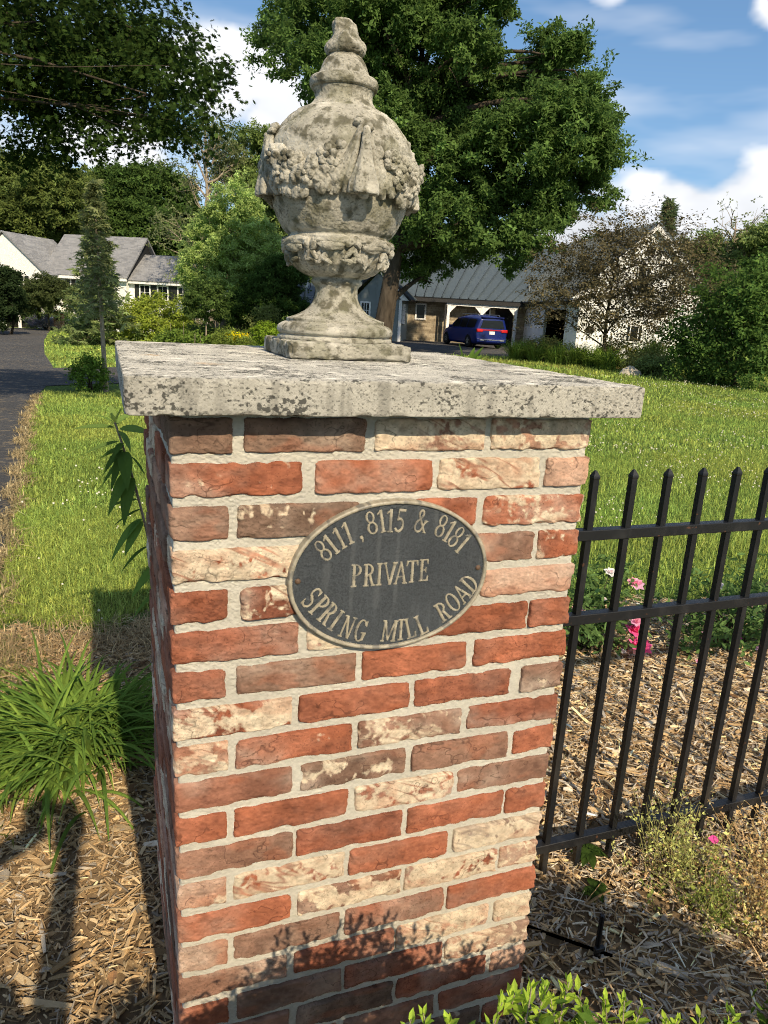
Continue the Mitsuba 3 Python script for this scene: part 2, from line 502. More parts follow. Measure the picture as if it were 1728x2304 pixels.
# ---------------------------------------------------------------- ground, road
def sheet(xs, ys, dz, f=hh):
    X, Y = np.meshgrid(xs, ys, indexing='ij')
    v = np.stack([X, Y, f(X, Y) + dz], -1).reshape(-1, 3)
    n = len(ys)
    i, j = np.meshgrid(np.arange(len(xs) - 1), np.arange(n - 1), indexing='ij')
    a = (i * n + j).ravel()
    return v, np.vstack([np.stack([a, a + n, a + n + 1], 1), np.stack([a, a + n + 1, a + 1], 1)])


gx = np.sort(np.concatenate([np.sinh(np.linspace(-6, 6, 121)) * 2.0, np.arange(-5, 6, .5)]))
gy = np.sort(np.concatenate([np.sinh(np.linspace(-6, 6, 121)) * 2.0, np.arange(-5, 90, 1.)]))
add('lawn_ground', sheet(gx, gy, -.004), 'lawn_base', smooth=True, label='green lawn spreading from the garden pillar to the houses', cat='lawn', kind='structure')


def strip(left, right, n, dz, m=8):
    """ground strip between two polylines of the same length"""
    t = np.linspace(0, 1, n)
    l, r = (np.stack([np.interp(t, np.linspace(0, 1, len(q)), np.array(q, float)[:, k]) for k in (0, 1)], 1) for q in (left, right))
    s = np.linspace(0, 1, m)
    q = l[:, None] * (1 - s[None, :, None]) + r[:, None] * s[None, :, None]
    v = np.concatenate([q, (hh(q[..., 0], q[..., 1]) + dz)[..., None]], -1).reshape(-1, 3)
    i, j = np.meshgrid(np.arange(n - 1), np.arange(m - 1), indexing='ij')
    a = (i * m + j).ravel()
    return v, np.vstack([np.stack([a, a + 1, a + m + 1], 1), np.stack([a, a + m + 1, a + m], 1)])


DR = [(-.72, -8), (-.66, 0), (-.60, 1.5), (-.70, 3.4), (-.88, 6.5), (-1.16, 10.4), (-1.27, 13.9), (-1.25, 18), (-1.5, 21.5), (-2.15, 28), (-3.0, 40), (-4.1, 62), (-4.4, 68)]
DL = [(-4.9, -8), (-4.9, 0), (-4.9, 1.5), (-4.9, 3.4), (-5, 6.5), (-5.1, 10.4), (-5.3, 13.9), (-5.5, 18), (-5.8, 21.5), (-6.4, 28), (-7.3, 40), (-8.9, 62), (-9.6, 68)]
add('driveway', strip(DL, DR, 160, .004, 12), 'asphalt', smooth=True, label='dark asphalt driveway running from the left foreground to the white house', cat='driveway', kind='structure')
add('side_driveway', strip([(-1.6, 20.6), (1.5, 22.5), (7, 27), (11, 33), (12, 45)], [(-1.6, 15.2), (2, 17.5), (9, 22), (16, 29), (22, 42)], 60, .008, 14), 'asphalt', smooth=True,
    label='asphalt side driveway crossing behind the pillar to the blue car', cat='driveway', kind='structure')
add('parking_court', strip([(8, 30), (12, 48)], [(15, 24), (28, 44)], 30, .012, 14), 'asphalt', smooth=True, label='asphalt court in front of the grey roofed house', cat='driveway', kind='structure')
add('mulch_ground_left', strip([(-.62, -3), (-.60, .9), (-.56, 1.9), (-.50, 2.3)], [(.2, -3), (.25, 1), (.3, 2.0), (.35, 2.25)], 30, .0, 8), 'soil', smooth=True, label='bare mulched soil left of the pillar', cat='mulch bed', kind='structure')
add('mulch_ground_right', strip([(.2, -3), (.25, 0), (.3, 2.0)], [(4.4, -3), (4.4, 0), (4.4, 1.7)], 30, .0, 12), 'soil', smooth=True, label='mulched soil around the iron fence', cat='mulch bed', kind='structure')

# ---------------------------------------------------------------- pillar
PW, PD = .733, .734
ROWS = [  # front face: x0, x1, tone, lime
    [(.004, .096, .70, .10), (.111, .306, .70, .22), (.319, .517, .60, .78), (.528, .729, .92, .72)],
    [(.003, .205, .06, .34), (.223, .425, .04, .30), (.435, .633, .09, .82), (.643, .732, .95, .20)],
    [(.001, .090, .64, .12), (.102, .304, .78, .50), (.317, .516, .05, .05), (.526, .731, .06, .62)],
    [(.003, .203, .08, .88), (.217, .414, .9, .5), (.427, .638, .50, .28), (.644, .732, .08, .60)],
    [(.000, .088, .08, .08), (.107, .307, .30, .60), (.320, .523, .5, .3), (.535, .731, .93, .30)],
    [(.000, .204, .24, .16), (.217, .417, .06, .86), (.430, .639, .03, .02), (.643, .731, .06, .10)],
    [(.000, .086, .40, .08), (.102, .308, .66, .20), (.318, .521, .07, .24), (.535, .735, .16, .06)],
    [(.000, .196, .05, .78), (.207, .413, .15, .04), (.422, .621, .22, .02), (.641, .732, .63, .48)],
    [(.000, .089, .97, .62), (.100, .307, .03, .30), (.317, .522, .55, .66), (.534, .733, .34, .22)],
    [(.000, .201, .42, .30), (.213, .414, .68, .55), (.425, .629, .63, .02), (.641, .732, .05, .06)],
    [(.000, .087, .07, .02), (.098, .305, .04, .05), (.317, .518, .06, .74), (.525, .730, .58, .38)],
    [(.000, .205, .52, .05), (.210, .416, .37, .06), (.426, .633, .10, .05), (.638, .731, .07, .08)],
    [(.000, .086, .95, .44), (.097, .305, .07, .80), (.312, .515, .12, .06), (.528, .728, .72, .80)],
    [(.000, .204, .09, .22), (.215, .423, .62, .74), (.429, .634, .05, .76), (.638, .730, .96, .58)],
    [(.000, .088, .97, .40), (.098, .300, .52, .26), (.310, .519, .43, .16), (.527, .733, .20, .08)],
    [(.000, .200, .54, .40), (.211, .417, .30, .14), (.421, .627, .97, .82), (.640, .730, .95, .66)],
    [(.000, .090, .20, .12), (.104, .310, .66, .20), (.316, .528, .30, .10), (.533, .733, .90, .66)],
    [(.000, .207, .5, .2), (.220, .423, .7, .1), (.428, .638, .3, .2), (.645, .732, .95, .4)],
    [(.000, .088, .1, .3), (.100, .305, .72, .2), (.317, .520, .5, .1), (.530, .733, .2, .3)],
    [(.000, .204, .6, .2), (.215, .418, .2, .1), (.428, .634, .7, .3), (.640, .732, .3, .2)]]
pil = thing('brick_pillar', 'square red brick gate pillar with pale stone cap, carrying the stone urn', 'pillar')
core = rbox((PW - .014, PD - .014, H0 + .35), .004, .013)
cv = np.array(core.vertices)
cn = np.array(core.vertex_normals)
cv = cv + cn * ((meshkit.fbm(cv * 60, 3, 4) - .5) * .0045)[:, None] + [PW / 2, PD / 2, (H0 - .35) / 2 + .0]
cv[:, 2] = np.minimum(cv[:, 2], H0 - .001)
add('mortar', (cv, core.faces), 'mortar', pil, smooth=True)


def brick(x0, x1, y0, y1, zc, edge, rng, tone, lime, hgt=.0545):
    ext = np.array([x1 - x0, y1 - y0, hgt * (1 + rng.normal(0, .015))])
    m = rbox(ext, .0042, edge)
    v = np.array(m.vertices)
    n = unit(v / ext * [1, 1, 1] * np.array([1, 1, 1]))
    o = rng.random(3) * 50
    fine = meshkit.fbm(v * 95 + o, 3, 1) - .5
    bro = meshkit.fbm(v * 22 + o, 2, 2) - .5
    # worn edges: pull points near two or more faces inwards by a chippy noise
    near = np.sort(ext / 2 - np.abs(v), axis=1)
    edgew = np.exp(-(near[:, 1] / .007) ** 2)
    chip = np.clip(meshkit.fbm(v * 42 + o + 9, 3, 3) - .43, 0, 1) * .019 * edgew
    out = np.sign(v) * (np.abs(v) > ext / 2 - .0045)
    v = v + unit(out + 1e-9) * (fine * .0022 + bro * .0020)[:, None] - unit(out + 1e-9) * chip[:, None]
    a = rng.normal(0, .006)
    v = v @ np.array([[math.cos(a), 0, math.sin(a)], [0, 1, 0], [-math.sin(a), 0, math.cos(a)]]) if ext[0] > ext[1] * .8 else v
    v = v + [(x0 + x1) / 2, (y0 + y1) / 2, zc]
    uv = np.tile([tone, min(1, lime + (.06 if lime < .35 else 0))], (len(v), 1)).astype(float)
    add('brick', (v, m.faces), 'brick_clay', pil, smooth=True, uv=uv)


rg = rng_(11)


def rnd_tone():
    return rg.choice([.05, .1, .22, .4, .5, .66, .78, .95]), rg.choice([.05, .1, .25, .5, .8])


for k, row in enumerate(ROWS):
    zc = H0 - .0367 - .0677 * k
    odd = k % 2 == 0
    for i, (a, b, t, l) in enumerate(row):
        y1 = .2 if (odd and i == 0) or (not odd and i == 3) else .09
        dy = rg.normal(0, .0012)
        brick(a, b, dy, y1, zc, .0085, rg, t, l)
    left = [(.212, .414), (.424, .624), (.634, PD)] if odd else [(.101, .305), (.315, .52), (.53, PD)]
    for a, b in left:
        t, l = rnd_tone()
        brick(rg.normal(0, .0015), .09, a, b, zc, .016, rg, t, l)
    right = [(.101, .305), (.315, .52), (.53, PD)] if odd else [(.212, .414), (.424, .624), (.634, PD)]
    for a, b in right:
        t, l = rnd_tone()
        brick(PW - .09, PW, a, b, zc, .03, rg, t, l)
    for a, b in [(.1, .3), (.312, .512), (.522, .635)]:
        t, l = rnd_tone()
        brick(a, b, PD - .09, PD, zc, .03, rg, t, l)

cap = rbox((PW + .109, PD + .115, .0545), .003, .011)
v = np.array(cap.vertices)
v += cap.vertex_normals * ((meshkit.fbm(v * 70, 3, 5) - .5) * .0016)[:, None]
nr = np.sort(np.array([PW + .109, PD + .115, .0545]) / 2 - np.abs(v), axis=1)
v -= cap.vertex_normals * (np.clip(meshkit.fbm(v * 35, 3, 8) - .5, 0, 1) * .018 * np.exp(-(nr[:, 1] / .006) ** 2))[:, None]
add('cap_slab', (v + [PW / 2 - .0025, PD / 2 + .002, H0 + .0272], cap.faces), 'cap_stone', pil, smooth=40, label='weathered pale stone slab with dark lichen specks')

# ---------------------------------------------------------------- plaque
PC = np.array([.359, 1.086])
PA, PB = .178, .132
plq = thing('address_plaque', 'dark oval bronze plaque with raised lettering on the front of the pillar', 'plaque')


def wallmap(m, y):
    v = np.array(m.vertices)
    return trimesh.Trimesh(np.stack([v[:, 0], y - v[:, 2], v[:, 1]], 1), m.faces, process=False)


an = np.linspace(0, 2 * np.pi, 180, endpoint=False)
add('field', wallmap(trimesh.creation.extrude_polygon(Polygon(np.c_[PC[0] + (PA - .004) * np.cos(an), PC[1] + (PB - .004) * np.sin(an)]), .0120, engine='earcut'), .004), 'plaque_field', plq)
sec = [(0, -.004), (0, .0095), (.0010, .0115), (.0030, .0125), (.0054, .0120), (.0068, .0105), (.0072, .007)]
rv = np.array([[PC[0] + (PA - o) * np.cos(a), -hgt, PC[1] + (PB - o) * np.sin(a)] for o, hgt in sec for a in an])
ri, rj = np.meshgrid(np.arange(len(sec) - 1), np.arange(180), indexing='ij')
rq = np.stack([ri * 180 + rj, ri * 180 + (rj + 1) % 180, (ri + 1) * 180 + (rj + 1) % 180, (ri + 1) * 180 + rj], -1).reshape(-1, 4)
add('rim', (rv, rq), 'plaque_bronze', plq, smooth=True)
TK, TN, SF = .155, .085, .062


def uu(l):
    return unary_union([g.buffer(0) for g in l])


def serif(x, y, w=.13, down=True):
    return sbox(x - w, y, x + w, y + SF) if down else sbox(x - w, y - SF, x + w, y)


def stem(x, w=TK, s=.075):
    return uu([sbox(x - w / 2, 0, x + w / 2, 1), serif(x, 0, w / 2 + s), serif(x, 1, w / 2 + s, False)])


def ell(cx, cy, a, b):
    return affinity.scale(Point(cx, cy).buffer(1, 24), a, b)


def ringe(cx, cy, a, b, tx, ty):
    return ell(cx, cy, a, b).difference(ell(cx, cy, a - tx, b - ty))


def ln(pts, w):
    return LineString(pts).buffer(w / 2, cap_style=2, join_style=2)


def arc(cx, cy, a, b, t0, t1, n=16):
    t = np.radians(np.linspace(t0, t1, n))
    return list(zip(cx + a * np.cos(t), cy + b * np.sin(t)))


def glyph(c):
    if c == 'I':
        return stem(.15)
    if c == '1':
        return uu([sbox(.1, 0, .1 + TK, 1), serif(.1 + TK / 2, 0, .15), Polygon([(.1, 1), (.1, .88), (-.04, .8), (-.04, .86), (.16, 1)])])
    if c == 'L':
        return uu([stem(.15), sbox(.15, 0, .56, SF), Polygon([(.56, 0), (.56, .26), (.50, .26), (.42, .04)])])
    if c == 'E':
        return uu([stem(.15), sbox(.15, 0, .54, SF), Polygon([(.54, 0), (.56, .24), (.50, .24), (.42, .04)]), sbox(.15, .95, .52, 1), Polygon([(.52, 1), (.53, .78), (.47, .78), (.4, .96)]),
                            sbox(.15, .48, .4, .53), sbox(.37, .40, .42, .62)])
    if c == 'T':
        return uu([sbox(.26, 0, .26 + TK, 1), serif(.26 + TK / 2, 0, .15), sbox(.0, .95, .65, 1), Polygon([(0, 1), (-.02, .76), (.04, .76), (.12, .96)]), Polygon([(.65, 1), (.67, .76), (.61, .76), (.53, .96)])])
    if c == 'P':
        return uu([stem(.15), ringe(.2, .735, .36, .265, .14, .055).intersection(sbox(.18, .4, .7, 1))])
    if c == 'R':
        return uu([glyph('P'), Polygon([(.28, .5), (.42, .5), (.62, 0), (.46, 0)]), sbox(.44, 0, .68, SF)])
    if c == 'D':
        return uu([stem(.15), ringe(.18, .5, .47, .5, .15, .055).intersection(sbox(.17, 0, .8, 1))])
    if c == 'O':
        return ringe(.33, .5, .33, .51, .14, .06)
    if c == 'A':
        return uu([ln([(.05, 0), (.33, 1)], TN), Polygon([(.27, 1), (.38, 1), (.66, 0), (.51, 0)]), sbox(.14, .3, .52, .36), serif(.05, 0, .1), serif(.58, 0, .14)])
    if c == 'V':
        return affinity.scale(uu([ln([(.03, 0), (.31, 1)], TK), ln([(.31, 1), (.6, 0)], TN), serif(.03, 0, .14), serif(.6, 0, .1)]), -1, -1, origin=(.31, .5))
    if c == 'N':
        return uu([sbox(.1, 0, .1 + TN, 1), sbox(.55, 0, .55 + TN, 1), Polygon([(.06, 1), (.22, 1), (.61, 0), (.5, 0)]), serif(.13, 0, .12), serif(.58, 1, .12, False), serif(.08, 1, .08, False)])
    if c == 'M':
        return uu([sbox(.08, 0, .08 + TN, 1), sbox(.68, 0, .68 + TK, 1), Polygon([(.05, 1), (.2, 1), (.45, .06), (.36, .06)]), ln([(.4, .06), (.72, 1)], TN), serif(.11, 0, .11), serif(.745, 0, .14), serif(.08, 1, .08, False), serif(.76, 1, .12, False)])
    if c == 'S':
        p = arc(.28, .74, .2, .22, 20, 180, 14) + arc(.28, .74, .2, .22, 180, 235, 6) + [(.28, .5)] + arc(.28, .26, .22, .22, 55, 0, 6) + arc(.28, .26, .22, .22, 0, -160, 14)
        return uu([ln(p, .095), ln([(.2, .56), (.40, .42)], .13), sbox(.45, .72, .5, .98), sbox(.04, .02, .09, .3)])
    if c == 'G':
        o = ringe(.33, .5, .33, .51, .14, .06).difference(sbox(.45, .36, .8, .74))
        return uu([o, sbox(.45, .06, .58, .42), sbox(.36, .38, .66, .43), sbox(.56, .7, .61, .97)])
    if c == '8':
        return uu([ringe(.28, .75, .235, .255, .105, .055), ringe(.28, .27, .28, .275, .115, .06)])
    if c == '5':
        return uu([sbox(.12, .89, .5, 1), sbox(.1, .5, .16, 1), ln(arc(.24, .3, .22, .27, 130, -150, 24), .11)])
    if c == '&':
        p = [(.72, .02), (.22, .70)] + arc(.31, .8, .12, .16, 200, -20, 12) + [(.3, .58), (.13, .42)] + arc(.3, .24, .21, .22, 150, 330, 14) + [(.6, .42), (.68, .52)]
        return uu([ln(p, .095), sbox(.56, .5, .78, .55), sbox(.62, 0, .8, .05)])
    if c == ',':
        return uu([Point(.08, .07).buffer(.085), Polygon([(.15, .1), (.15, .0), (.05, -.16), (.01, -.13), (.09, .0)])])


TXT = [[('8', .2371, -.2215), ('1', .2500, -.2120), ('1', .2635, -.2024), ('1', .2772, -.1945), ('8', .3170, -.1790), ('1', .3345, -.1770), ('1', .3496, -.1768), ('5', .3672, -.1769), ('&', .4068, -.1800), ('8', .4430, -.1905), ('1', .4585, -.2000), ('8', .4725, -.2110), ('1', .4867, -.2235)],
       [('P', .2957, -.2685), ('R', .3187, -.2690), ('I', .3359, -.2690), ('V', .3553, -.2692), ('A', .3746, -.2694), ('T', .3948, -.2684), ('E', .4165, -.2674)],
       [('S', .2212, -.3013), ('P', .2352, -.3172), ('R', .2507, -.3323), ('I', .2642, -.3451), ('N', .2842, -.3590), ('G', .3083, -.3680), ('M', .3601, -.3740), ('I', .3813, -.3737), ('L', .3982, -.3722), ('L', .4195, -.3680), ('R', .4590, -.3469), ('O', .4765, -.3314), ('A', .4930, -.3160), ('D', .5066, -.2985)]]


def put_letter(c, x, z, rot, hgt=.0395):
    g = glyph(c)
    b = g.bounds
    g = affinity.translate(g, -(b[0] + b[2]) / 2, -.5)
    g = affinity.rotate(affinity.scale(g, hgt * .80, hgt, origin=(0, 0)), rot, origin=(0, 0))
    g = affinity.translate(g, x, z + H0)
    top = g.buffer(-.0007)
    ms = [trimesh.creation.extrude_polygon(q, .0016, engine='earcut') for q in getattr(g, 'geoms', [g])]
    for q in getattr(top, 'geoms', [top]):
        if not q.is_empty:
            e = trimesh.creation.extrude_polygon(q, .0012, engine='earcut')
            e.apply_translation([0, 0, .0016])
            ms.append(e)
    add('letter', wallmap(cat(*ms), -.0075), 'plaque_bronze', plq)


for li, line in enumerate(TXT):
    q = np.array([(x, z) for _, x, z in line])
    for i, (c, x, z) in enumerate(line):
        a, b = max(0, i - 2), min(len(q) - 1, i + 2)
        rot = 0 if li == 1 else math.degrees(math.atan2(q[b, 1] - q[a, 1], q[b, 0] - q[a, 0]))
        if li == 0 and i < 2:
            rot = 38
        put_letter(c, x, z, rot)
put_letter(',', .2935, -.1880, 28)
for x, z in ((.197, 1.089), (.520, 1.090)):
    s_ = trimesh.creation.icosphere(subdivisions=2, radius=1.0)
    s_.apply_scale([.0048, .003, .0048])
    s_.apply_translation([x, -.0085, z])
    add('screw', s_, 'rust', plq, smooth=True)

# ---------------------------------------------------------------- urn
UX, UY, UZ = .385, .470, H0 + .0545
urn = thing('stone_urn', 'weathered carved stone urn with fruit garlands and flame finial on the pillar cap', 'urn')


def rough(m, amp, fr, seed, octv=3):
    v = np.array(m.vertices)
    return trimesh.Trimesh(v + np.array(m.vertex_normals) * ((meshkit.fbm(v * fr + 3.3, octv, seed) - .5) * 2 * amp)[:, None], m.faces, process=False)


def at_urn(m):
    m.apply_translation([UX, UY, UZ])
    return m


def dens(pr, step=.004):
    pr = np.asarray(pr, float)
    s = np.r_[0, np.cumsum(np.linalg.norm(np.diff(pr, axis=0), axis=1))]
    t = np.linspace(0, s[-1], max(4, int(s[-1] / step)))
    return np.c_[np.interp(t, s, pr[:, 0]), np.interp(t, s, pr[:, 1])]


pl = rbox((.256, .256, .0335), .004, .008)
v = np.array(pl.vertices)
nr = np.sort(np.array([.256, .256, .0335]) / 2 - np.abs(v), axis=1)
v -= pl.vertex_normals * (np.clip(meshkit.fbm(v * 40, 3, 5) - .42, 0, 1) * .03 * np.exp(-(nr[:, 1] / .006) ** 2))[:, None]
pl = rough(trimesh.Trimesh(v, pl.faces, process=False), .0016, 90, 2)
pl.apply_translation([0, 0, .0172])
add('plinth', at_urn(pl), 'urn_stone', urn, smooth=50)
FOOT = [(.001, .033), (.121, .033), (.1225, .038), (.121, .0420), (.1155, .0432), (.1155, .0448), (.1215, .0475), (.1235, .054), (.1215, .061), (.115, .0665), (.1065, .0692), (.1020, .0705), (.1045, .0735), (.1035, .0772), (.096, .0785), (.080, .084), (.066, .092), (.057, .101), (.050, .111), (.0455, .122), (.0440, .133), (.0450, .141),
        (.049, .147), (.0535, .150), (.054, .155), (.050, .158), (.052, .162), (.060, .165)]
ft = lathe(dens(FOOT, .0035), 180)
v = np.array(ft.vertices)
th = np.arctan2(v[:, 1], v[:, 0])
flz = np.exp(-((v[:, 2] - .088) / .016) ** 2) * (v[:, 2] > .077)
v[:, :2] *= (1 + .022 * np.abs(np.sin(th * 13)) * flz)[:, None]
add('foot', at_urn(rough(trimesh.Trimesh(v, ft.faces, process=False), .0012, 80, 7, 4)), 'urn_stone', urn, smooth=True)
BOWL = np.array([(.03, .158), (.060, .163), (.080, .172), (.094, .186), (.102, .200), (.106, .212), (.107, .236), (.103, .240), (.104, .243), (.111, .248), (.117, .256), (.1255, .271), (.134, .290), (.139, .312), (.143, .335), (.1445, .36), (.1445, .385), (.142, .407), (.136, .422), (.131, .430), (.128, .4355), (.122, .442), (.114, .452), (.106, .460), (.098, .465), (.094, .467), (.093, .470), (.086, .473), (.076, .477), (.066, .484), (.060, .491),
                 (.0565, .499), (.0575, .508), (.060, .513)])
bw = lathe(dens(BOWL, .0026), 300)
v = np.array(bw.vertices)
th = np.arctan2(v[:, 1], v[:, 0])
z = v[:, 2]
TA = math.radians(-91)
# acanthus cup under the bowl: leaves with ribs
cup = np.exp(-((z - .196) / .019) ** 2) * (z < .236)
lobe = np.abs(np.sin((th - TA) * 4)) ** .6
ribs = np.sin((th - TA) * 32 + 10 * np.cos((th - TA) * 8) * (z - .19) * 9)
dr_ = cup * (.007 * lobe - .006 + .0035 * ribs * (lobe > .3)) + (meshkit.fbm(v * 26, 4, 3) - .5) * .0045
nk = np.exp(-((z - .478) / .008) ** 2)
dr_ += nk * .002 * np.sin(th * 18)
r0 = np.hypot(v[:, 0], v[:, 1])
v[:, :2] *= ((r0 + dr_) / r0)[:, None]
bw = rough(trimesh.Trimesh(v, bw.faces, process=False), .0014, 130, 5)
add('bowl', at_urn(bw), 'urn_stone', urn, smooth=True)


def br(z):
    return np.interp(z, BOWL[4:, 1], BOWL[4:, 0])


def lump(rng, c, ax, seed):
    """irregular carved lump at (theta, z) on the bowl; ax = sizes across, up, out"""
    s = trimesh.creation.icosphere(subdivisions=3, radius=1.0)
    v = np.array(s.vertices)
    v = v * (1 + .5 * (meshkit.fbm(v * 1.7 + seed * 3.1, 2, seed % 50) - .5))[:, None]
    a = rng.random() * 6.28 if ax[0] < .012 else 0
    v = np.stack([v[:, 0] * ax[0], v[:, 1] * ax[2], v[:, 2] * ax[1]], 1)
    v = np.stack([v[:, 0] * math.cos(a) - v[:, 2] * math.sin(a), v[:, 1], v[:, 0] * math.sin(a) + v[:, 2] * math.cos(a)], 1)
    t, zz, ro = c
    e, o = np.array([-math.sin(t), math.cos(t), 0]), np.array([math.cos(t), math.sin(t), 0])
    return trimesh.Trimesh(v[:, :1] * e + v[:, 1:2] * o + v[:, 2:] * [0, 0, 1.] + o * ro + [0, 0, zz], np.array(s.faces)[:, ::-1], process=False)


rg = rng_(5)
for k in range(4):
    a0 = TA - math.pi / 2 + k * math.pi / 2
    ms = []
    s = np.linspace(-.84, .84, 40)
    tt = a0 + math.pi / 4 + s * math.pi / 4
    zz = .408 - .060 * (1 - np.abs(s) ** 2.0)
    ro = br(zz) - .004
    ms.append(tube(np.c_[ro * np.cos(tt), ro * np.sin(tt), zz], .005 + .013 * (1 - s ** 2), 14))
    for i in range(62):
        si = np.clip(rg.normal(0, .36), -.76, .76)
        wid = .034 * (1 - .62 * si ** 2)
        u = rg.uniform(-1, 1)
        zi = .405 - .060 * (1 - abs(si) ** 2) + u * wid
        sz = rg.uniform(.0075, .0150) * (1.15 - .4 * abs(si))
        ms.append(lump(rg, (a0 + math.pi / 4 + si * math.pi / 4, zi, br(zi) + .011 * (1 - u * u * .8) * (1 - .5 * si ** 2)), (sz, sz * rg.uniform(.7, 1.2), sz * .85), int(rg.integers(999))))
    for si, u in ((-.55, .35), (-.2, .5), (.12, -.25), (.45, .4), (-.35, -.45)):
        tq, zq = a0 + math.pi / 4 + si * math.pi / 4, .405 - .060 * (1 - abs(si) ** 2) + u * .03
        for q in range(5):
            ang = q * 1.2566 + si * 9
            ms.append(lump(rg, (tq + .0115 * math.cos(ang) / .15, zq + .0115 * math.sin(ang), br(zq) + .0185), (.0078, .0078, .006), int(rg.integers(999))))
        ms.append(lump(rg, (tq, zq, br(zq) + .023), (.0048, .0048, .005), 7))
    for i in range(16):  # leaves hanging from the lower edge
        si = rg.uniform(-.75, .75)
        zi = .405 - .060 * (1 - abs(si) ** 2) - .031 * (1 - .4 * si ** 2)
        ms.append(lump(rg, (a0 + math.pi / 4 + si * math.pi / 4, zi, br(zi) + .009), (.013, .020, .008), int(rg.integers(999))))
    add('garland', at_urn(rough(cat(*ms), .0008, 140, 6)), 'urn_stone', urn, smooth=True)
    # tassel hanging at the corner between two garlands
    ms = []

    def onb(t, zq, o):
        r_ = br(zq) + o
        return np.array([r_ * math.cos(a0 + t), r_ * math.sin(a0 + t), zq])

    for sg in (-1, 1):
        for j in range(4):
            tj, zj, w = sg * (.215 + .058 * j), .316 - .003 * j + .010 * math.sin(j * 2.3 + sg), (.0098, .0078, .0092, .0068)[j]
            pts = [onb(tj * u ** 1.1, .436 + (zj - .436) * u + .010 * math.sin(u * 3), .009 - .0014 * j + .001 * u) for u in np.linspace(0, 1, 12)]
            ms.append(tube(pts, np.r_[np.linspace(.0035, w, 11), w * .6], 10))
    c0 = onb(0, .362, .022 if k == 1 else .008)
    bell = lathe(dens([(.001, .060), (.006, .058), (.0085, .04), (.0115, .016), (.0185, -.012), (.0275, -.038), (.0290, -.052), (.0265, -.056), (.021, -.050), (.014, -.030), (.001, -.02)], .003), 44)
    v = np.array(bell.vertices)
    t_ = np.arctan2(v[:, 1], v[:, 0])
    v[:, :2] *= (1 + .12 * np.sin(5 * t_) * sm(.02, -.02, v[:, 2]))[:, None]
    od = np.array([math.cos(a0), math.sin(a0), 0])
    v = v - .35 * (v @ od)[:, None] * od
    ms.append(trimesh.Trimesh(v + c0, bell.faces, process=False))
    ms.append(lump(rg, (a0, .312, br(.312) + (.025 if k == 1 else .010)), (.0125, .014, .011), 3 + k))
    ms.append(lump(rg, (a0, .432, br(.432) + .006), (.016, .010, .010), 13 + k))
    ms.append(lump(rg, (a0 + .06, .424, br(.424) + .008), (.012, .008, .009), 23 + k))
    add('tassel', at_urn(rough(cat(*ms), .0010, 150, 6)), 'urn_stone', urn, smooth=True)
ms = []
for k in range(8):  # folded leaf tips round the collar
    t = TA + (k + .5) * math.pi / 4
    zc_ = .2275 + rg.normal(0, .0012)
    ms.append(lump(rg, (t, zc_, .1065), (.041, .0105, .0105), 40 + k))
    ms.append(lump(rg, (t, zc_ - .011, .1105), (.026, .010, .0075), 60 + k))
    for sg in (-1, 1):
        ms.append(lump(rg, (t + math.pi / 8 + sg * .075, zc_ - .004, .1095), (.0085, .0125, .0085), 70 + k))
        ms.append(lump(rg, (t + math.pi / 8 + sg * .05, zc_ - .022, .1065), (.0055, .0145, .006), 80 + k))
for k in range(8):
    t = TA + .12 + k * math.pi / 4
    for q in range(5):
        ms.append(lump(rg, (t + (q - 2) * .085, .197 - abs(q - 2) * .003, .1035), (.0048, .0155, .006), 90 + k * 5 + q))
add('leaf_collar', at_urn(rough(cat(*ms), .0012, 130, 9)), 'urn_stone', urn, smooth=True)
LID = [(.057, .506), (.0585, .511), (.059, .5145), (.0640, .5155), (.0672, .5195), (.0682, .5265), (.0668, .5325), (.0620, .5360), (.0545, .5370), (.0520, .5385), (.0505, .543), (.0465, .549), (.044, .556), (.041, .563), (.037, .569), (.032, .574), (.031, .578)]
ld = lathe(dens(LID, .0025), 160)
v = np.array(ld.vertices)
th = np.arctan2(v[:, 1], v[:, 0])
v[:, :2] *= (1 + .022 * np.abs(np.sin(th * 8)) * np.exp(-((v[:, 2] - .556) / .012) ** 2))[:, None]
add('lid', at_urn(rough(trimesh.Trimesh(v, ld.faces, process=False), .0009, 90, 4)), 'urn_stone', urn, smooth=True)
FIN = [(.030, .576), (.037, .579), (.0405, .585), (.0405, .591), (.037, .597), (.033, .602), (.0285, .607), (.0255, .613), (.0245, .620), (.0235, .627), (.0195, .634), (.011, .6395), (.001, .641)]
fn = lathe(dens(FIN, .0022), 140)
v = np.array(fn.vertices)
th = np.arctan2(v[:, 1], v[:, 0])
v[:, :2] *= (1 + (.10 * np.sin(3 * th + (v[:, 2] - .576) * 55) + .05 * np.sin(7 * th - v[:, 2] * 90)) * sm(.58, .60, v[:, 2]))[:, None]
v[:, 0] += -.006 * sm(.6, .64, v[:, 2])
add('finial', at_urn(rough(trimesh.Trimesh(v, fn.faces, process=False), .0030, 110, 4)), 'urn_stone', urn, smooth=True)

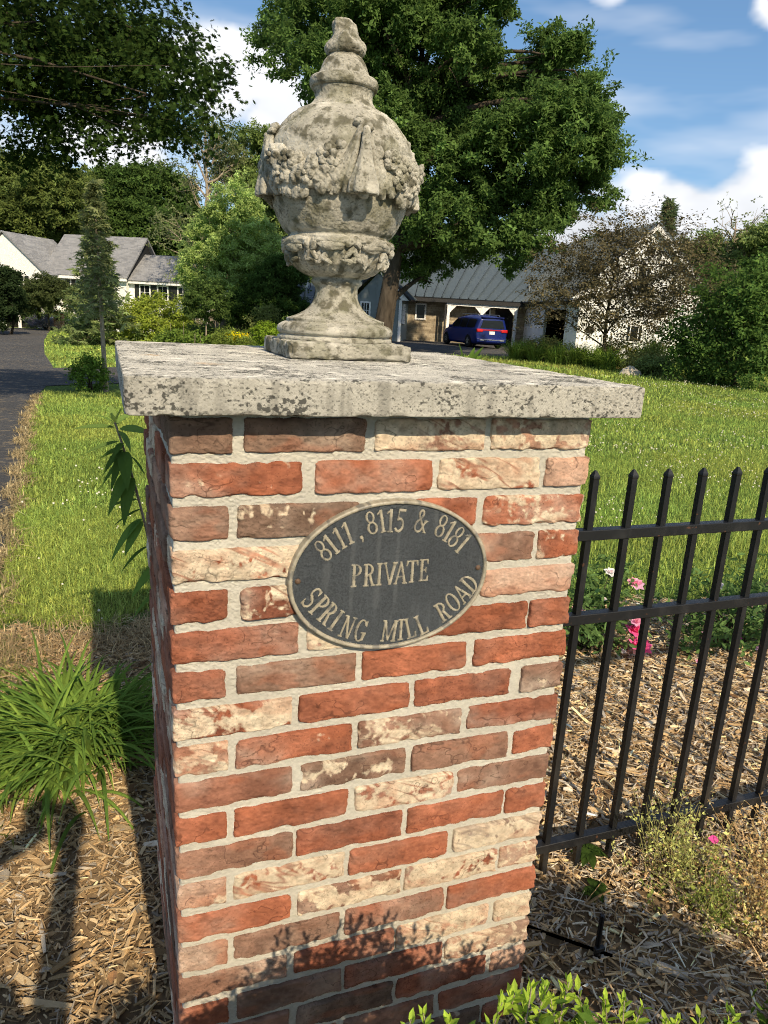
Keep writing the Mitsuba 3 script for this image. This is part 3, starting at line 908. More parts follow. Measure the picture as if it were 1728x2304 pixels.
# ---------------------------------------------------------------- fence
fen = thing('iron_fence', 'black metal picket fence running right from the brick pillar', 'fence')
FY = .365
NP = 22
for zt, hgt, nm in ((1.024, .027, 'rail'), (.799, .027, 'rail'), (.111, .027, 'rail')):
    rm = rbox((NP * .1115 + .33, .027, hgt), .0022)
    rm.apply_translation([PW - .01 + (NP * .1115 + .33) / 2, FY, zt - hgt / 2])
    add(nm, rm, 'black_paint', fen, smooth=35)
for zt in (1.024, .799, .111):
    bk_ = rbox((.012, .042, .044), .002)
    bk_.apply_translation([PW + .006, FY, zt - .0135])
    add('bracket', bk_, 'black_paint', fen, smooth=35)
for i in range(NP):
    x = 1.022 - 2 * .1115 + i * .1115
    w = .0082
    prof = [(w, -.02), (w, 1.150), (w * 1.12, 1.154), (w * 1.05, 1.159), (w * .30, 1.172), (0.0006, 1.173)]
    vs = np.array([[sx * r_, sy * r_, z_] for r_, z_ in prof for sx, sy in ((-1, -1), (1, -1), (1, 1), (-1, 1))])
    f = []
    for a in range(len(prof) - 1):
        for b in range(4):
            p_, q_ = a * 4 + b, a * 4 + (b + 1) % 4
            f += [[p_, q_, q_ + 4], [p_, q_ + 4, p_ + 4]]
    lean = rng_(i).normal(0, .002)
    vs = vs + [x, FY, 0]
    vs[:, 0] += (vs[:, 2] - .5) * lean
    add('picket', (vs, f), 'black_paint', fen)

# ---------------------------------------------------------------- trees
def tree(name, label, catg, base, top, r, blobs, nc, nl, cr, ls, seed, col, tm=TRI, limbs=10, bark='bark', group=None, bsdf='foliage', bend=.3, twigs=0, **kw):
    t = thing(name, label, catg, group)
    rng = rng_(seed)
    base, top = np.array(base, float), np.array(top, float)
    mid = (base + top) / 2 + [rng.normal(0, bend), rng.normal(0, bend), 0]
    sp = bez(base, mid, top, 10)
    rad = np.linspace(r, r * .25, 10)
    rad[0] *= 1.35
    add('trunk', tube(sp, rad, 12), bark, t, smooth=True)
    bl = np.array(blobs)
    ms = []
    for b in (bl[rng.permutation(len(bl))[:limbs]] if limbs else []):
        s0 = sp[min(9, max(2, int(rng.integers(2, 9))))]
        s0 = sp[np.argmin(np.abs(sp[:, 2] - min(max(b[2] - 1.0, base[2] + (top[2] - base[2]) * .25), top[2])))]
        m_ = (s0 + b[:3]) / 2 + [0, 0, .12 * np.linalg.norm(b[:3] - s0)] + rng.normal(0, .08 * np.linalg.norm(b[:3] - s0), 3)
        pts = bez(s0, m_, b[:3] + rng.normal(0, .2, 3) * b[3], 8)
        ms.append(tube(pts, np.linspace(r * .36, r * .06, 8), 7))
        for q in range(twigs):
            s1 = pts[int(rng.integers(3, 8))]
            e1 = b[:3] + unit(rng.normal(size=3)) * b[3] * 1.1
            ms.append(tube(bez(s1, (s1 + e1) / 2 + rng.normal(0, .12, 3), e1, 5), np.linspace(r * .08, r * .025, 5), 4, cap=False))
    if ms:
        add('limbs', cat(*ms), bark, t, smooth=True)
    add_leaves('crown', crown(blobs, nc, nl, cr, ls, rng, col, tm, **kw), t, bsdf)
    return t


B_NEAR = [(-0.7,8.15,4.09,0.48,0.4),(-0.31,8.62,4.42,0.44,0.37),(0.09,10.31,4.85,0.51,0.44),(0.45,9.64,4.71,0.48,0.41),(0.66,8.16,4.36,0.42,0.35),(0.96,9.16,4.9,0.26,0.22),(0.59,9.33,4.35,0.47,0.4),(0.82,8.35,3.9,0.37,0.31),(1.21,10.04,4.19,0.25,0.21),(0.51,8.23,3.69,0.42,0.36),(0.2,9.08,3.88,0.46,0.39),(-0.16,9.46,4.07,0.54,0.46),(-0.55,9.19,3.95,0.53,0.45),(-0.93,9.64,4.0,0.55,0.47),(-0.89,10.1,3.65,0.5,0.43),(-1.19,10.73,3.29,0.46,0.39),(-0.93,8.73,2.71,0.22,0.19),(0.15,9.85,3.74,0.35,0.3),(0.49,9.99,3.7,0.28,0.24),(0.74,8.76,3.55,0.22,0.19),(0.91,7.86,3.44,0.17,0.15),(-0.48,10.82,3.91,0.38,0.33),(-0.13,8.81,3.3,0.29,0.24),(-0.38,8.85,3.18,0.22,0.19),(-0.78,10.57,3.42,0.3,0.25),(-1.04,9.62,4.46,0.55,0.47),(0.27,9.32,4.3,0.47,0.4),(-0.52,10.22,4.62,0.51,0.43),(0.92,7.95,3.95,0.18,0.15)]
B_OAK = [(6.51,29.45,10.77,0.9,0.77),(6.85,27.32,10.9,1.13,0.96),(6.33,25.7,9.12,0.88,0.75),(8.22,28.74,11.98,1.59,1.35),(9.43,30.08,10.68,1.88,1.6),(9.14,25.61,10.91,1.63,1.39),(11.54,27.42,12.14,1.58,1.34),(11.93,25.08,11.64,1.29,1.1),(14.12,26.98,12.67,0.81,0.69),(11.38,28.08,10.47,2.21,1.88),(11.7,24.66,10.09,1.09,0.93),(13.54,27.85,9.12,2.05,1.75),(11.83,27.47,8.66,1.79,1.52),(14.71,26.27,9.11,1.2,1.02),(15.64,26.69,10.13,0.92,0.78),(14.89,24.41,10.38,0.49,0.42),(16.67,25.65,10.5,0.65,0.55),(16.97,26.32,10.07,0.83,0.7),(14.17,22.57,7.72,1.42,1.21),(17.56,25.73,9.06,0.72,0.61),(16.29,23.29,7.38,0.75,0.64),(16.01,24.09,7.01,1.25,1.06),(13.32,23.36,6.75,1.79,1.52),(13.36,27.06,6.98,2.0,1.7),(10.94,25.47,6.49,1.66,1.41),(11.67,28.92,5.66,1.66,1.41),(11.63,25.06,4.8,1.38,1.17),(13.92,25.87,5.24,1.66,1.41),(14.78,24.28,5.33,1.32,1.12),(16.43,24.77,5.86,1.08,0.92),(13.43,23.64,3.91,1.0,0.85),(14.36,23.0,4.02,0.63,0.54),(13.21,27.45,4.01,0.91,0.77),(11.51,28.22,3.83,1.11,0.95),(10.42,27.45,3.88,0.78,0.66),(12.82,28.77,3.22,0.73,0.62),(8.86,25.69,7.34,1.63,1.39),(8.82,29.76,9.21,1.24,1.05),(15.75,22.03,6.89,0.45,0.38),(18.06,26.23,8.73,0.63,0.54),(17.42,24.19,6.22,0.55,0.47)]
B_DARK = [(5.69,95.02,14.27,4.64,3.94),(2.26,99.53,14.99,3.88,3.3),(0.09,97.36,12.47,3.79,3.22),(9.5,96.92,12.84,3.8,3.23),(3.75,88.48,9.51,4.61,3.92),(7.93,92.0,8.68,4.2,3.57),(0.4,88.93,8.3,3.47,2.95),(5.22,90.08,6.85,2.93,2.49),(10.32,89.89,10.71,2.35,2.0)]
B_LEFTT = [(-6.92,87.23,11.96,3.98,3.39),(-4.03,80.08,10.55,3.13,2.66),(-7.87,81.51,8.28,3.2,2.72),(-5.64,83.66,7.82,3.27,2.78),(-3.18,87.35,9.24,2.84,2.42),(-9.13,88.11,11.84,2.88,2.45),(-2.94,85.95,12.65,1.96,1.66)]
B_BIRCH = [(6.74,41.51,6.69,1.11,0.94),(6.65,42.53,5.6,1.56,1.33),(5.97,43.12,4.37,1.72,1.46),(7.39,40.91,4.36,1.64,1.4),(5.45,43.11,3.1,1.43,1.22),(7.07,41.93,3.18,1.96,1.67),(8.45,42.35,3.03,1.14,0.97),(6.71,42.9,2.18,1.72,1.46),(4.69,43.16,2.55,0.71,0.61)]
B_MIDT = [(10.74,60.1,14.27,1.8,1.53),(12.48,59.96,14.14,2.0,1.7),(13.71,57.5,13.54,1.93,1.64),(10.04,60.05,12.26,1.59,1.35),(11.67,57.5,10.79,2.3,1.96),(11.42,59.72,9.08,1.99,1.69),(13.25,59.69,8.24,2.4,2.04),(12.14,61.37,6.2,2.45,2.08),(12.79,58.91,3.69,1.97,1.68),(13.65,56.41,5.03,1.9,1.61),(9.05,60.4,12.52,1.2,1.02)]
B_CYP = [(7.95,38.52,1.99,1.17,0.99),(7.21,39.75,1.47,1.07,0.91),(8.71,38.73,2.97,1.05,0.89),(8.98,38.65,1.11,1.05,0.89),(7.76,39.99,0.53,0.94,0.8),(6.14,39.22,0.95,0.65,0.56)]
B_SHRUB = [(2.15,38.55,0.76,1.53,1.3),(1.05,38.59,0.49,1.15,0.98),(3.27,38.73,0.59,1.16,0.98),(3.67,37.92,1.52,0.88,0.75),(2.19,38.94,1.66,0.9,0.77),(4.51,39.5,0.4,0.79,0.67),(1.31,39.01,1.38,0.77,0.66)]
B_HAW = [(41.65,41.27,6.46,2.29,1.95),(41.42,43.19,6.53,1.95,1.66),(43.24,40.5,5.32,2.31,1.97),(40.0,42.84,7.65,1.34,1.14),(42.63,40.89,7.74,1.73,1.47),(39.77,43.67,6.43,1.54,1.31),(40.46,38.3,8.52,1.09,0.93),(40.14,40.55,4.5,1.86,1.58)]
B_RSHRUB = [(16.66,15.67,2.5,0.91,0.78),(16.98,15.11,2.27,0.91,0.77),(16.71,16.26,1.86,0.93,0.79),(16.91,15.35,1.51,1.06,0.9),(16.37,16.71,1.43,0.7,0.6),(16.83,16.17,0.95,0.93,0.79),(16.86,14.78,0.66,0.89,0.76),(16.12,16.47,0.77,0.61,0.52),(16.97,15.5,0.48,0.76,0.65),(17.55,15.8,2.93,0.63,0.53)]
B_CRAB = [(15.22,20.57,3.59,1.02,0.87),(14.58,21.36,2.98,1.03,0.88),(16.88,21.25,3.44,1.26,1.07),(17.5,20.27,3.15,1.24,1.06),(18.86,20.34,2.63,1.1,0.94),(15.47,21.47,2.43,1.06,0.9),(16.2,20.34,2.18,1.21,1.03),(18.85,21.61,1.98,1.33,1.13),(14.54,21.71,2.22,0.7,0.59),(17.73,18.85,3.42,0.86,0.73),(15.77,21.03,4.54,0.7,0.59),(16.65,20.65,4.29,0.79,0.67),(17.2,19.68,4.13,0.87,0.74),(14.86,22.75,1.92,0.54,0.46),(19.98,20.65,2.54,0.76,0.65)]
B_DOG = [(-4.05,60.03,1.62,1.57,1.34),(-2.85,60.68,1.36,1.39,1.18),(-5.1,61.04,0.9,1.2,1.02)]
B_LEFTD = [(-5.56,49.38,2.25,1.14,0.97),(-5.42,49.63,1.21,1.15,0.97),(-5.53,47.9,0.43,0.95,0.81),(-5.04,48.74,1.75,0.64,0.55)]

tree('pin_oak', 'dark overhanging oak with lobed leaves filling the upper left corner over the driveway', 'tree', (-7.5, 9.5, -.2), (-6.8, 9.3, 6.5), .13,
     [b[:3] + (b[3] * .88, b[4] * .85) for b in B_NEAR if not (b[0] > .62 and b[2] > 4.3) and not (b[2] < 3.3 and b[0] < -.3)] + [(-2.2, 9.3, 4.6, .9, .7), (-3.4, 9.0, 5.2, 1.1, .8), (-4.8, 9.3, 5.6, 1.3, 1.0), (-6.5, 9.5, 6.5, 1.6, 1.2), (-1.9, 8.6, 3.9, .7, .5), (-2.8, 10.4, 4.2, .9, .6), (-1.6, 10.2, 5.4, .8, .6), (-.7, 9.6, 5.6, .8, .6)], 2300, 36, .11, .070, 1, (.017, .033, .009), PIN, limbs=9, up=-.25, L=.34, flat=.8, low=.9, twigs=3, inner=.35, yel=.45)
SPIRES = [(14.6, 23.7, 10.3, .28, .6), (15.3, 23.4, 9.9, .3, .6), (16.0, 22.9, 8.7, .3, .5), (16.45, 22.6, 6.8, .3, .4), (13.0, 24.9, 11.4, .35, .5), (16.3, 22.7, 7.5, .3, .45)]
tree('oak_tree', 'huge green oak standing behind the urn and over the grey roofed house', 'tree', (10.1, 27.2, -.3), (10.9, 26.9, 9.0), .43, [(b[0], b[1], b[2], b[3] * (.84 if b[3] > .7 else 1), b[4] * (.84 if b[3] > .7 else 1.2)) for b in B_OAK if not (b[0] > 13.9 and b[2] > 12)] + SPIRES, 2500, 46, .19, .14, 2, (.056, .098, .028), TRI, limbs=26, up=.55, L=.60, flat=.6, twigs=2, inner=.12, yel=.2, bend=.5, var=.2)
B_DARK = [(b[0], b[1], b[2] - (3.4 if b[0] > 7 else 2.0), b[3] * (.75 if b[0] > 7 else .92), b[4] * .9) for b in B_DARK]
tree('forest_tree', 'broad dark green tree rising behind the white house roof', 'tree', (4.5, 92, -1.8), (4.8, 93, 14), .5, B_DARK, 1500, 46, .42, .34, 3, (.036, .066, .018), TRI, limbs=8, up=.3, L=.8, yel=.3)
tree('locust_tree', 'pale feathery green tree above the gable of the white house', 'tree', (-5.2, 84, -1.8), (-5, 84, 10), .35, [(b[0], b[1], b[2] - .9) + b[3:] for b in B_LEFTT], 900, 44, .42, .30, 4, (.062, .088, .026), TRI, limbs=9, bark='pale_bark', up=.25, L=.9, inner=.4, yel=.3)
tree('birch_tree', 'light grey-green young birch between the white house and the urn', 'tree', (6.89, 42.4, -.7), (6.85, 42.3, 7.2), .10, B_BIRCH, 760, 34, .18, .13, 5, (.17, .235, .08), TRI, limbs=12, bark='pale_bark', up=.5, L=.4, inner=.3, yel=.2, low=.7)
tree('walnut_tree', 'tall green tree left of the urn behind the birch', 'tree', (12.3, 60, -1.0), (12, 59, 13), .35, [(b[0] + .6, b[1], b[2] - 1.6 if b[2] > 10 else b[2], b[3] * .8, b[4] * .8) for b in B_MIDT], 800, 36, .30, .22, 6, (.085, .125, .04), TRI, limbs=10, up=.4, L=.8, yel=.3, inner=.25)
tree('holly_tree', 'dark rounded evergreen bush left of the urn stem', 'bush', (8, 39, -.5), (8, 39, 2.5), .12, B_CYP, 520, 44, .17, .12, 7, (.030, .058, .015), TRI, limbs=4, up=.3, L=.3, yel=.35)
tree('forsythia_shrub', 'broad yellow-green shrub in front of the white house wing', 'shrub', (2.5, 38.7, -.7), (2.5, 38.7, 1.4), .06, [(b[0], b[1], b[2] - .65, b[3] * .82, b[4] * .82) for b in B_SHRUB], 620, 34, .15, .12, 8, (.13, .175, .032), DIA, limbs=6, up=.5, L=.3, yel=.4)
tree('hedgerow_tree', 'green tree clump at the right edge behind the purple-leaved tree', 'tree', (41.5, 42, 0), (41.5, 42, 6), .25, [(b[0], b[1], b[2] - 1.1, b[3] * .85, b[4] * .85) for b in B_HAW], 800, 40, .30, .22, 9, (.10, .14, .05), TRI, limbs=6, up=.4, L=.7, yel=.3)
tree('laurel_shrub', 'large dark green shrub at the right edge of the lawn', 'shrub', (16.9, 15.6, 0), (16.9, 15.6, 2.4), .07, B_RSHRUB, 520, 44, .16, .115, 10, (.044, .084, .022), DIA, limbs=8, up=.2, L=.45, yel=.3, low=.9)
tree('crabapple_tree', 'purple-brown small tree with an open crown in front of the white gable', 'tree', (16.64, 21.37, -.05), (16.5, 21.2, 3.6), .085, B_CRAB, 1150, 34, .18, .090, 11, (.056, .054, .034), DIA, limbs=15, twigs=7, up=.1, L=.55, inner=.3, flat=.4, yel=.5, low=1.0, var=.4)
tree('dogwood_tree', 'small dark spreading tree before the white house porch', 'tree', (-4.1, 60.8, -1.3), (-4, 60.8, 1.6), .08, [(b[0], b[1], b[2] - .25, b[3] * .75, b[4] * .7) for b in B_DOG], 260, 34, .2, .16, 12, (.040, .055, .022), TRI, limbs=8, bark='bark', up=.1, L=.6, inner=.3)
tree('yew_bush', 'black-green bush at the left edge beside the driveway', 'bush', (-5.4, 48.9, -1.0), (-5.4, 48.9, 1.6), .08, [(b[0] - .35, b[1], b[2] - .3, b[3] * .75, b[4] * .75) for b in B_LEFTD], 240, 40, .2, .15, 13, (.016, .028, .012), TRI, limbs=3, up=.1, L=.4)


def dead_tree(name, label, base, top, spread, r, seed, n=26, foliage=0, col=None):
    t = thing(name, label, 'tree')
    rng = rng_(seed)
    base, top = np.array(base, float), np.array(top, float)
    sp = bez(base, (base + top) / 2 + rng.normal(0, .3, 3), top, 14)
    add('trunk', tube(sp, np.linspace(r, r * .2, 14), 9), 'pale_bark', t, smooth=True)
    ms, tips = [], []
    for i in range(n):
        k = int(rng.integers(3, 13))
        ht = top[2] - base[2]
        d = unit(np.array([rng.normal(), rng.normal() * .6, .9 + rng.random()]))
        e = sp[k] + d * spread * (1.2 - k / 16) * rng.uniform(.6, 1.1)
        p_ = bez(sp[k], (sp[k] + e) / 2 - [0, 0, .12 * spread] + rng.normal(0, .06 * spread, 3), e, 7)
        ms.append(tube(p_, np.linspace(r * .38, r * .10, 7), 5, cap=False))
        for q in range(4):
            s1 = p_[int(rng.integers(2, 7))]
            e1 = s1 + unit(d + rng.normal(0, .5, 3)) * spread * rng.uniform(.2, .45)
            ms.append(tube(bez(s1, (s1 + e1) / 2 + rng.normal(0, .03 * spread, 3), e1, 5), np.linspace(r * .16, r * .05, 5), 4, cap=False))
            tips.append(e1)
    add('limbs', cat(*ms), 'pale_bark', t, smooth=True)
    if foliage:
        tips = np.array(tips)
        C_ = tips[rng.integers(0, len(tips), foliage)] + rng.normal(0, spread * .09, (foliage, 3))
        add_leaves('crown', leaves(C_, rng.normal(size=(foliage, 3)) + [0, 0, 1], .2, TRI, rng, col), t)


dead_tree('bare_cottonwood', 'tall thin tree with pale bare limbs rising left of the urn', (7.8, 58.4, -1.1), (7.2, 58.4, 13.2), 4.2, .26, 31, 30, 2600, (.09, .11, .055))
dead_tree('leafless_tree', 'leafless grey branching tree near the right edge beside the house', (40.5, 40.3, 0), (40.1, 40.7, 8.9), 3.6, .16, 32, 26, 300, (.09, .11, .05))


def conifer(name, label, base, top, rb, nlev, nb, seed, col, droop, ls, r=.1, z0=0.0, bare=0., dens_=26, bark='bark'):
    t = thing(name, label, 'conifer')
    rng = rng_(seed)
    base, top = np.array(base, float), np.array(top, float)
    add('trunk', tube(bez(base, (base + top) / 2 + [.02, 0, 0], top, 12), np.r_[r * 1.35, np.linspace(r, r * .2, 11)], 10), bark, t, smooth=True)
    H = top[2] - base[2]
    C_, N_, A_, ms = [], [], [], []
    for l in range(nlev):
        u = bare + (1 - bare) * (l + rng.random() * .5) / nlev
        c0 = base + (top - base) * u
        R = rb * (1 - (u - bare) / (1 - bare)) ** .8 * rng.uniform(.75, 1.15) + .05 * rb
        for b in range(nb):
            a = rng.random() * 6.283
            d = np.array([math.cos(a), math.sin(a), 0])
            L_ = R * rng.uniform(.6, 1.1)
            s = np.linspace(0, 1, 7)[:, None]
            p_ = c0 + d * L_ * s + np.array([0, 0, 1.]) * (-droop * L_ * s ** 1.5 + .22 * L_ * s ** 3)
            ms.append(tube(p_, np.linspace(r * .16, r * .04, 7), 4, cap=False))
            n = max(6, int(dens_ * L_ / rb))
            k = rng.random(n) ** .7
            q = np.stack([np.interp(k, s[:, 0], p_[:, i]) for i in range(3)], 1)
            side = np.cross(d, [0, 0, 1.])
            C_.append(q + rng.normal(0, ls * .25, (n, 3)))
            A_.append(d * .7 + side * rng.choice([-1, 1], n)[:, None] * rng.uniform(.2, .9, n)[:, None] + np.array([0, 0, -droop * .9]) + rng.normal(0, .2, (n, 3)))
            N_.append(np.array([0, 0, 1.]) + rng.normal(0, .45, (n, 3)))
    add('limbs', cat(*ms), bark, t, smooth=True)
    C_, N_, A_ = np.vstack(C_), np.vstack(N_), np.vstack(A_)
    add_leaves('crown', leaves(C_, N_, ls * np.exp(rng.normal(0, .2, len(C_))), SPR, rng, col, .25, .2, axis=A_), t)


conifer('spruce_tree', 'broad dark spruce with drooping tiers left of the white house wing', (-.55, 36.9, -.75), (-.35, 36.9, 4.6), 2.1, 22, 9, 41, (.10, .135, .055), .35, .28, .12, dens_=20)
conifer('weeping_spruce', 'thin weeping conifer with a bare lower trunk beside the driveway', (-.13, 14.5, -.32), (-.19, 14.5, 3.55), .60, 26, 4, 42, (.12, .145, .07), .8, .13, .05, bare=.42, dens_=6, bark='pale_bark')
conifer('far_spruce', 'small dark conifer top above the white gable at right', (37, 43.5, 0), (36.86, 43.6, 10.2), 2.1, 30, 7, 43, (.08, .11, .055), .3, .4, .15, dens_=20)


def bush(name, label, catg, c, rx, rz, nc, nl, cr, ls, seed, col, tm=DIA, group=None, **kw):
    t = thing(name, label, catg, group)
    rng = rng_(seed)
    z0 = float(hh(c[0], c[1]))
    ms = [tube(bez((c[0] + rng.normal(0, rx * .12), c[1] + rng.normal(0, rx * .12), z0 - .05), (c[0], c[1], z0 + rz * .6), (c[0] + rng.normal(0, rx * .45), c[1] + rng.normal(0, rx * .45), z0 + rz * 1.5), 6), np.linspace(.012, .004, 6) * (1 + rx), 5) for _ in range(7)]
    add('stems', cat(*ms), 'bark', t, smooth=True)
    add_leaves('leaves', crown([(c[0], c[1], z0 + rz * .95, rx, rz)], nc, nl, cr, ls, rng, col, tm, **kw), t)
    return t


bush('ivy_bush', 'bright green ivy bush at the foot of the thin weeping conifer', 'bush', (-.40, 14.4), .25, .30, 130, 26, .06, .055, 51, (.060, .11, .020), yel=.4, L=.15)
bush('spirea_bush', 'lime green low bush left of the urn foot', 'bush', (6.75, 33.2), .55, .55, 160, 30, .1, .09, 52, (.10, .16, .02), yel=.4, L=.2)
bush('aralia_bush', 'pale green bush with upright stems above the lime bush by the urn', 'bush', (7.2, 35.2), .62, .95, 90, 30, .12, .11, 53, (.10, .125, .045), L=.3, inner=.4)
bush('lily_patch', 'pale green leafy plants around the yellow flowers left of the urn', 'plant', (4.9, 31.6), .75, .36, 150, 26, .09, .13, 54, (.10, .14, .035), tm=NAR, L=.3, up=.8)
bush('peony_bush', 'green leafy clump under the round seed heads behind the cap', 'plant', (2.9, 31.0), .9, .36, 140, 28, .10, .13, 55, (.075, .12, .025), L=.3, up=.6)
bush('hosta_clump', 'dark green low clump behind the lollipop tree stem', 'plant', (4.0, 33.5), .7, .5, 120, 26, .1, .12, 56, (.045, .075, .022), L=.3)
bush('lavender_clump', 'grey-blue lavender clump at the far end of the driveway', 'plant', (-4.6, 65.0), 1.1, .36, 120, 26, .14, .16, 57, (.12, .12, .15), tm=NAR, up=.8)
bush('box_mound', 'green clipped mound behind the lavender by the white house', 'bush', (-4.2, 66.8), 1.7, .62, 200, 30, .16, .15, 58, (.045, .085, .02))

t = thing('lollipop_tree', 'small standard tree with a bare straight stem behind the cap left of the urn', 'tree')
add('trunk', tube([(3.9, 31.7, -.6), (3.92, 31.7, .4), (3.92, 31.67, 1.4)], [.035, .03, .02], 8), 'pale_bark', t, smooth=True)
add_leaves('crown', crown([(3.92, 31.67, 1.45, .5, .55)], 130, 26, .1, .1, rng_(59), (.045, .075, .022)), t)
FL = thing('yellow_flowers', 'cluster of yellow flowers in the bed left of the urn', 'flowers')
rg = rng_(60)
C_ = np.array([5.05, 31.4, .12]) + rg.normal(0, 1, (70, 3)) * [.24, .2, .11]
add_leaves('petals', leaves(C_, rg.normal(0, .4, (70, 3)) + [0, -.6, .7], .11, FIVE, rg, (.62, .42, .01), .15, 0), FL)
add('stems', cat(*[tube([(c[0], c[1], -.5), c - [0, 0, .02]], .006, 4) for c in C_[::3]]), 'bark', FL)
for i, (u_, w_, z_) in enumerate([(2.35, 30.6, .62), (2.85, 30.4, .70), (3.25, 30.0, .28), (3.5, 30.2, .22)]):
    t = thing('allium_head', ['round tan seed head, leftmost above the cap', 'round tan seed head, tallest of those above the cap', 'lower round tan seed head, left one of the close pair', 'lower round tan seed head, right one of the close pair'][i], 'seed head', 'round seed heads in the bed')
    add('stem', tube([(u_, w_, -.6), (u_ + .02, w_, z_)], .008, 5), 'pale_bark', t)
    d = unit(rng_(i).normal(size=(160, 3)))
    add_leaves('florets', leaves(np.array([u_ + .02, w_, z_]) + d * .12, d + rng_(i).normal(0, .5, (160, 3)), .05, TRI, rng_(i), (.26, .20, .09), .2, .1), t)


def strap_clump(name, label, catg, c, n, L, wid, seed, col, up, group=None, flop=1.0, segs=6):
    rng = rng_(seed)
    z0 = float(hh(c[0], c[1]))
    vs, fs, cs, o = [], [], [], 0
    for i in range(n):
        v, f = strap(np.array([c[0] + rng.normal(0, .10 * L), c[1] + rng.normal(0, .10 * L), z0 - .02]), rng.random() * 6.283, L * rng.uniform(.6, 1.15), wid, up * rng.uniform(.7, 1.15), flop * rng.uniform(.7, 1.3), segs)
        vs.append(v), fs.append(f + o), cs.append(np.tile(np.clip(np.array(col) * math.exp(rng.normal(0, .25)) * (1 + rng.random() * np.array([.3, .15, 0])), 0, .9), (len(v), 1)))
        o += len(v)
    k = add(name, (np.vstack(vs), np.vstack(fs)), 'foliage', color=np.vstack(cs), label=label, cat=catg, group=group)
    return k


def strap(p, a, L, w, up, flop, segs=8, tw=0.):
    """a folded strap leaf that rises and arches over"""
    d = np.array([math.cos(a), math.sin(a), 0])
    s = np.linspace(0, 1, segs + 1)
    th = np.radians(90 * up) - flop * s ** 1.4 * 1.5
    step = L / segs
    q = np.vstack([np.zeros(3), np.cumsum(step * (np.cos(th[:-1])[:, None] * d + np.sin(th[:-1])[:, None] * [0, 0, 1.]), axis=0)]) + p
    side = np.array([-d[1], d[0], 0])
    nn = np.cross(d * np.cos(th)[:, None] + np.array([0, 0, 1.]) * np.sin(th)[:, None], side)
    ww = (w / 2 * np.minimum(1, 1.02 - s ** 3))[:, None]
    v = np.stack([q - side * ww - nn * ww * .35, q + 0, q + side * ww - nn * ww * .35], 1).reshape(-1, 3)
    f = []
    for i in range(segs):
        b = i * 3
        f += [[b, b + 1, b + 4], [b, b + 4, b + 3], [b + 1, b + 2, b + 5], [b + 1, b + 5, b + 4]]
    return v, np.array(f)


DL_L = ['arching daylily foliage, ' + w + ' of the bed' for w in ('leftmost clump in the front row', 'second clump in the front row', 'third clump in the front row', 'fourth clump in the front row', 'fifth clump in the front row', 'left clump in the back row', 'middle clump in the back row', 'right clump in the back row', 'clump nearest the boulder', 'clump just left of the purple tree trunk')]
for i, (x_, y_, s_) in enumerate([(14.6, 24.2, 0), (15.0, 23.4, 1), (15.4, 22.6, 2), (15.8, 22.0, 3), (16.1, 21.4, 4), (15.4, 24.6, 5), (16.0, 23.8, 6), (16.6, 23.0, 7), (15.8, 20.0, 8), (16.2, 20.8, 9)]):
    strap_clump('daylily_clump', DL_L[i], 'plant', (x_, y_), 170, 1.05, .036, 70 + i, (.17, .28, .055), .85, 'daylily clumps in the bed')
strap_clump('ornamental_grass', 'tall upright grass fountain in the bed right of the purple tree', 'grass plant', (17.0, 19.4), 220, 1.35, .026, 84, (.17, .25, .07), .95, None, .55)
for i, (x_, y_, r_, z_, c_, lb) in enumerate([(17.6, 22.0, .6, .40, (.15, .16, .05), 'yellow-green flowering perennials at the foot of the purple tree'), (18.6, 21.2, .7, .42, (.06, .09, .03), 'dark green perennials under the white gable window'),
                                              (16.6, 19.0, .5, .30, (.16, .17, .06), 'pale yellow perennials beside the boulder'), (18.3, 18.0, .8, .36, (.08, .125, .03), 'leafy green plants at the right end of the flower bed'), (16.2, 18.2, .35, .22, (.10, .14, .05), 'low green plant just right of the boulder'),
                                              (15.9, 24.3, .7, .38, (.13, .14, .05), 'yellowing leafy plants by the open garage'), (19.2, 19.2, .7, .45, (.05, .08, .028), 'dark bush in front of the large right shrub')]):
    bush('perennial_clump', lb, 'plant', (x_, y_), r_, z_, 120, 26, .09, .085, 90 + i, c_, L=.25, up=.5)
bd = rough(trimesh.creation.icosphere(subdivisions=4, radius=1), .25, 1.6, 5)
bd.apply_scale([.36, .28, .24])
bd.apply_translation([15.35, 18.3, .05])
add('boulder', bd, 'boulder_stone', smooth=25, label='pale angular boulder at the edge of the flower bed', cat='boulder')
mb = strip([(12.0, 24.3), (13.6, 21.6), (15.2, 17.9), (17.5, 15.5)], [(17.5, 27.2), (18.5, 24), (20.5, 20), (20, 15)], 30, .006, 14)
add('flower_bed', mb, 'soil', smooth=True, label='dark soil of the flower bed in front of the white gable', cat='flower bed', kind='structure')
for i, (x_, y_, s_) in enumerate([(24, 58, 3.6), (32, 60, 4.5), (40, 56, 4.5), (50, 52, 5), (60, 45, 5), (66, 34, 5), (-16, 80, 6), (-24, 72, 6), (16, 76, 5.5), (24, 74, 5), (48, 30, 3.8), (52, 20, 4), (-12, 58, 4)]):
    tree('woodland_tree', 'distant green woodland tree in the belt around the houses', 'tree', (x_, y_, float(hh(x_, y_)) - .2), (x_, y_, s_ * 1.3), .25,
         [(x_ + rng_(i).normal(0, s_ * .3), y_ + rng_(i + 9).normal(0, s_ * .3), s_ * k_, s_ * .62, s_ * .5) for k_ in (.5, .9, 1.25)], 420, 36, .4, .34, 200 + i, (.045, .075, .022), TRI, limbs=3, group='trees of the distant woodland belt', up=.3, L=.8)
for i, (x_, y_, s_) in enumerate([(44, 52, 3.2), (46, 45, 3.4), (45, 38, 3.2), (34, 56, 3)]):
    pass

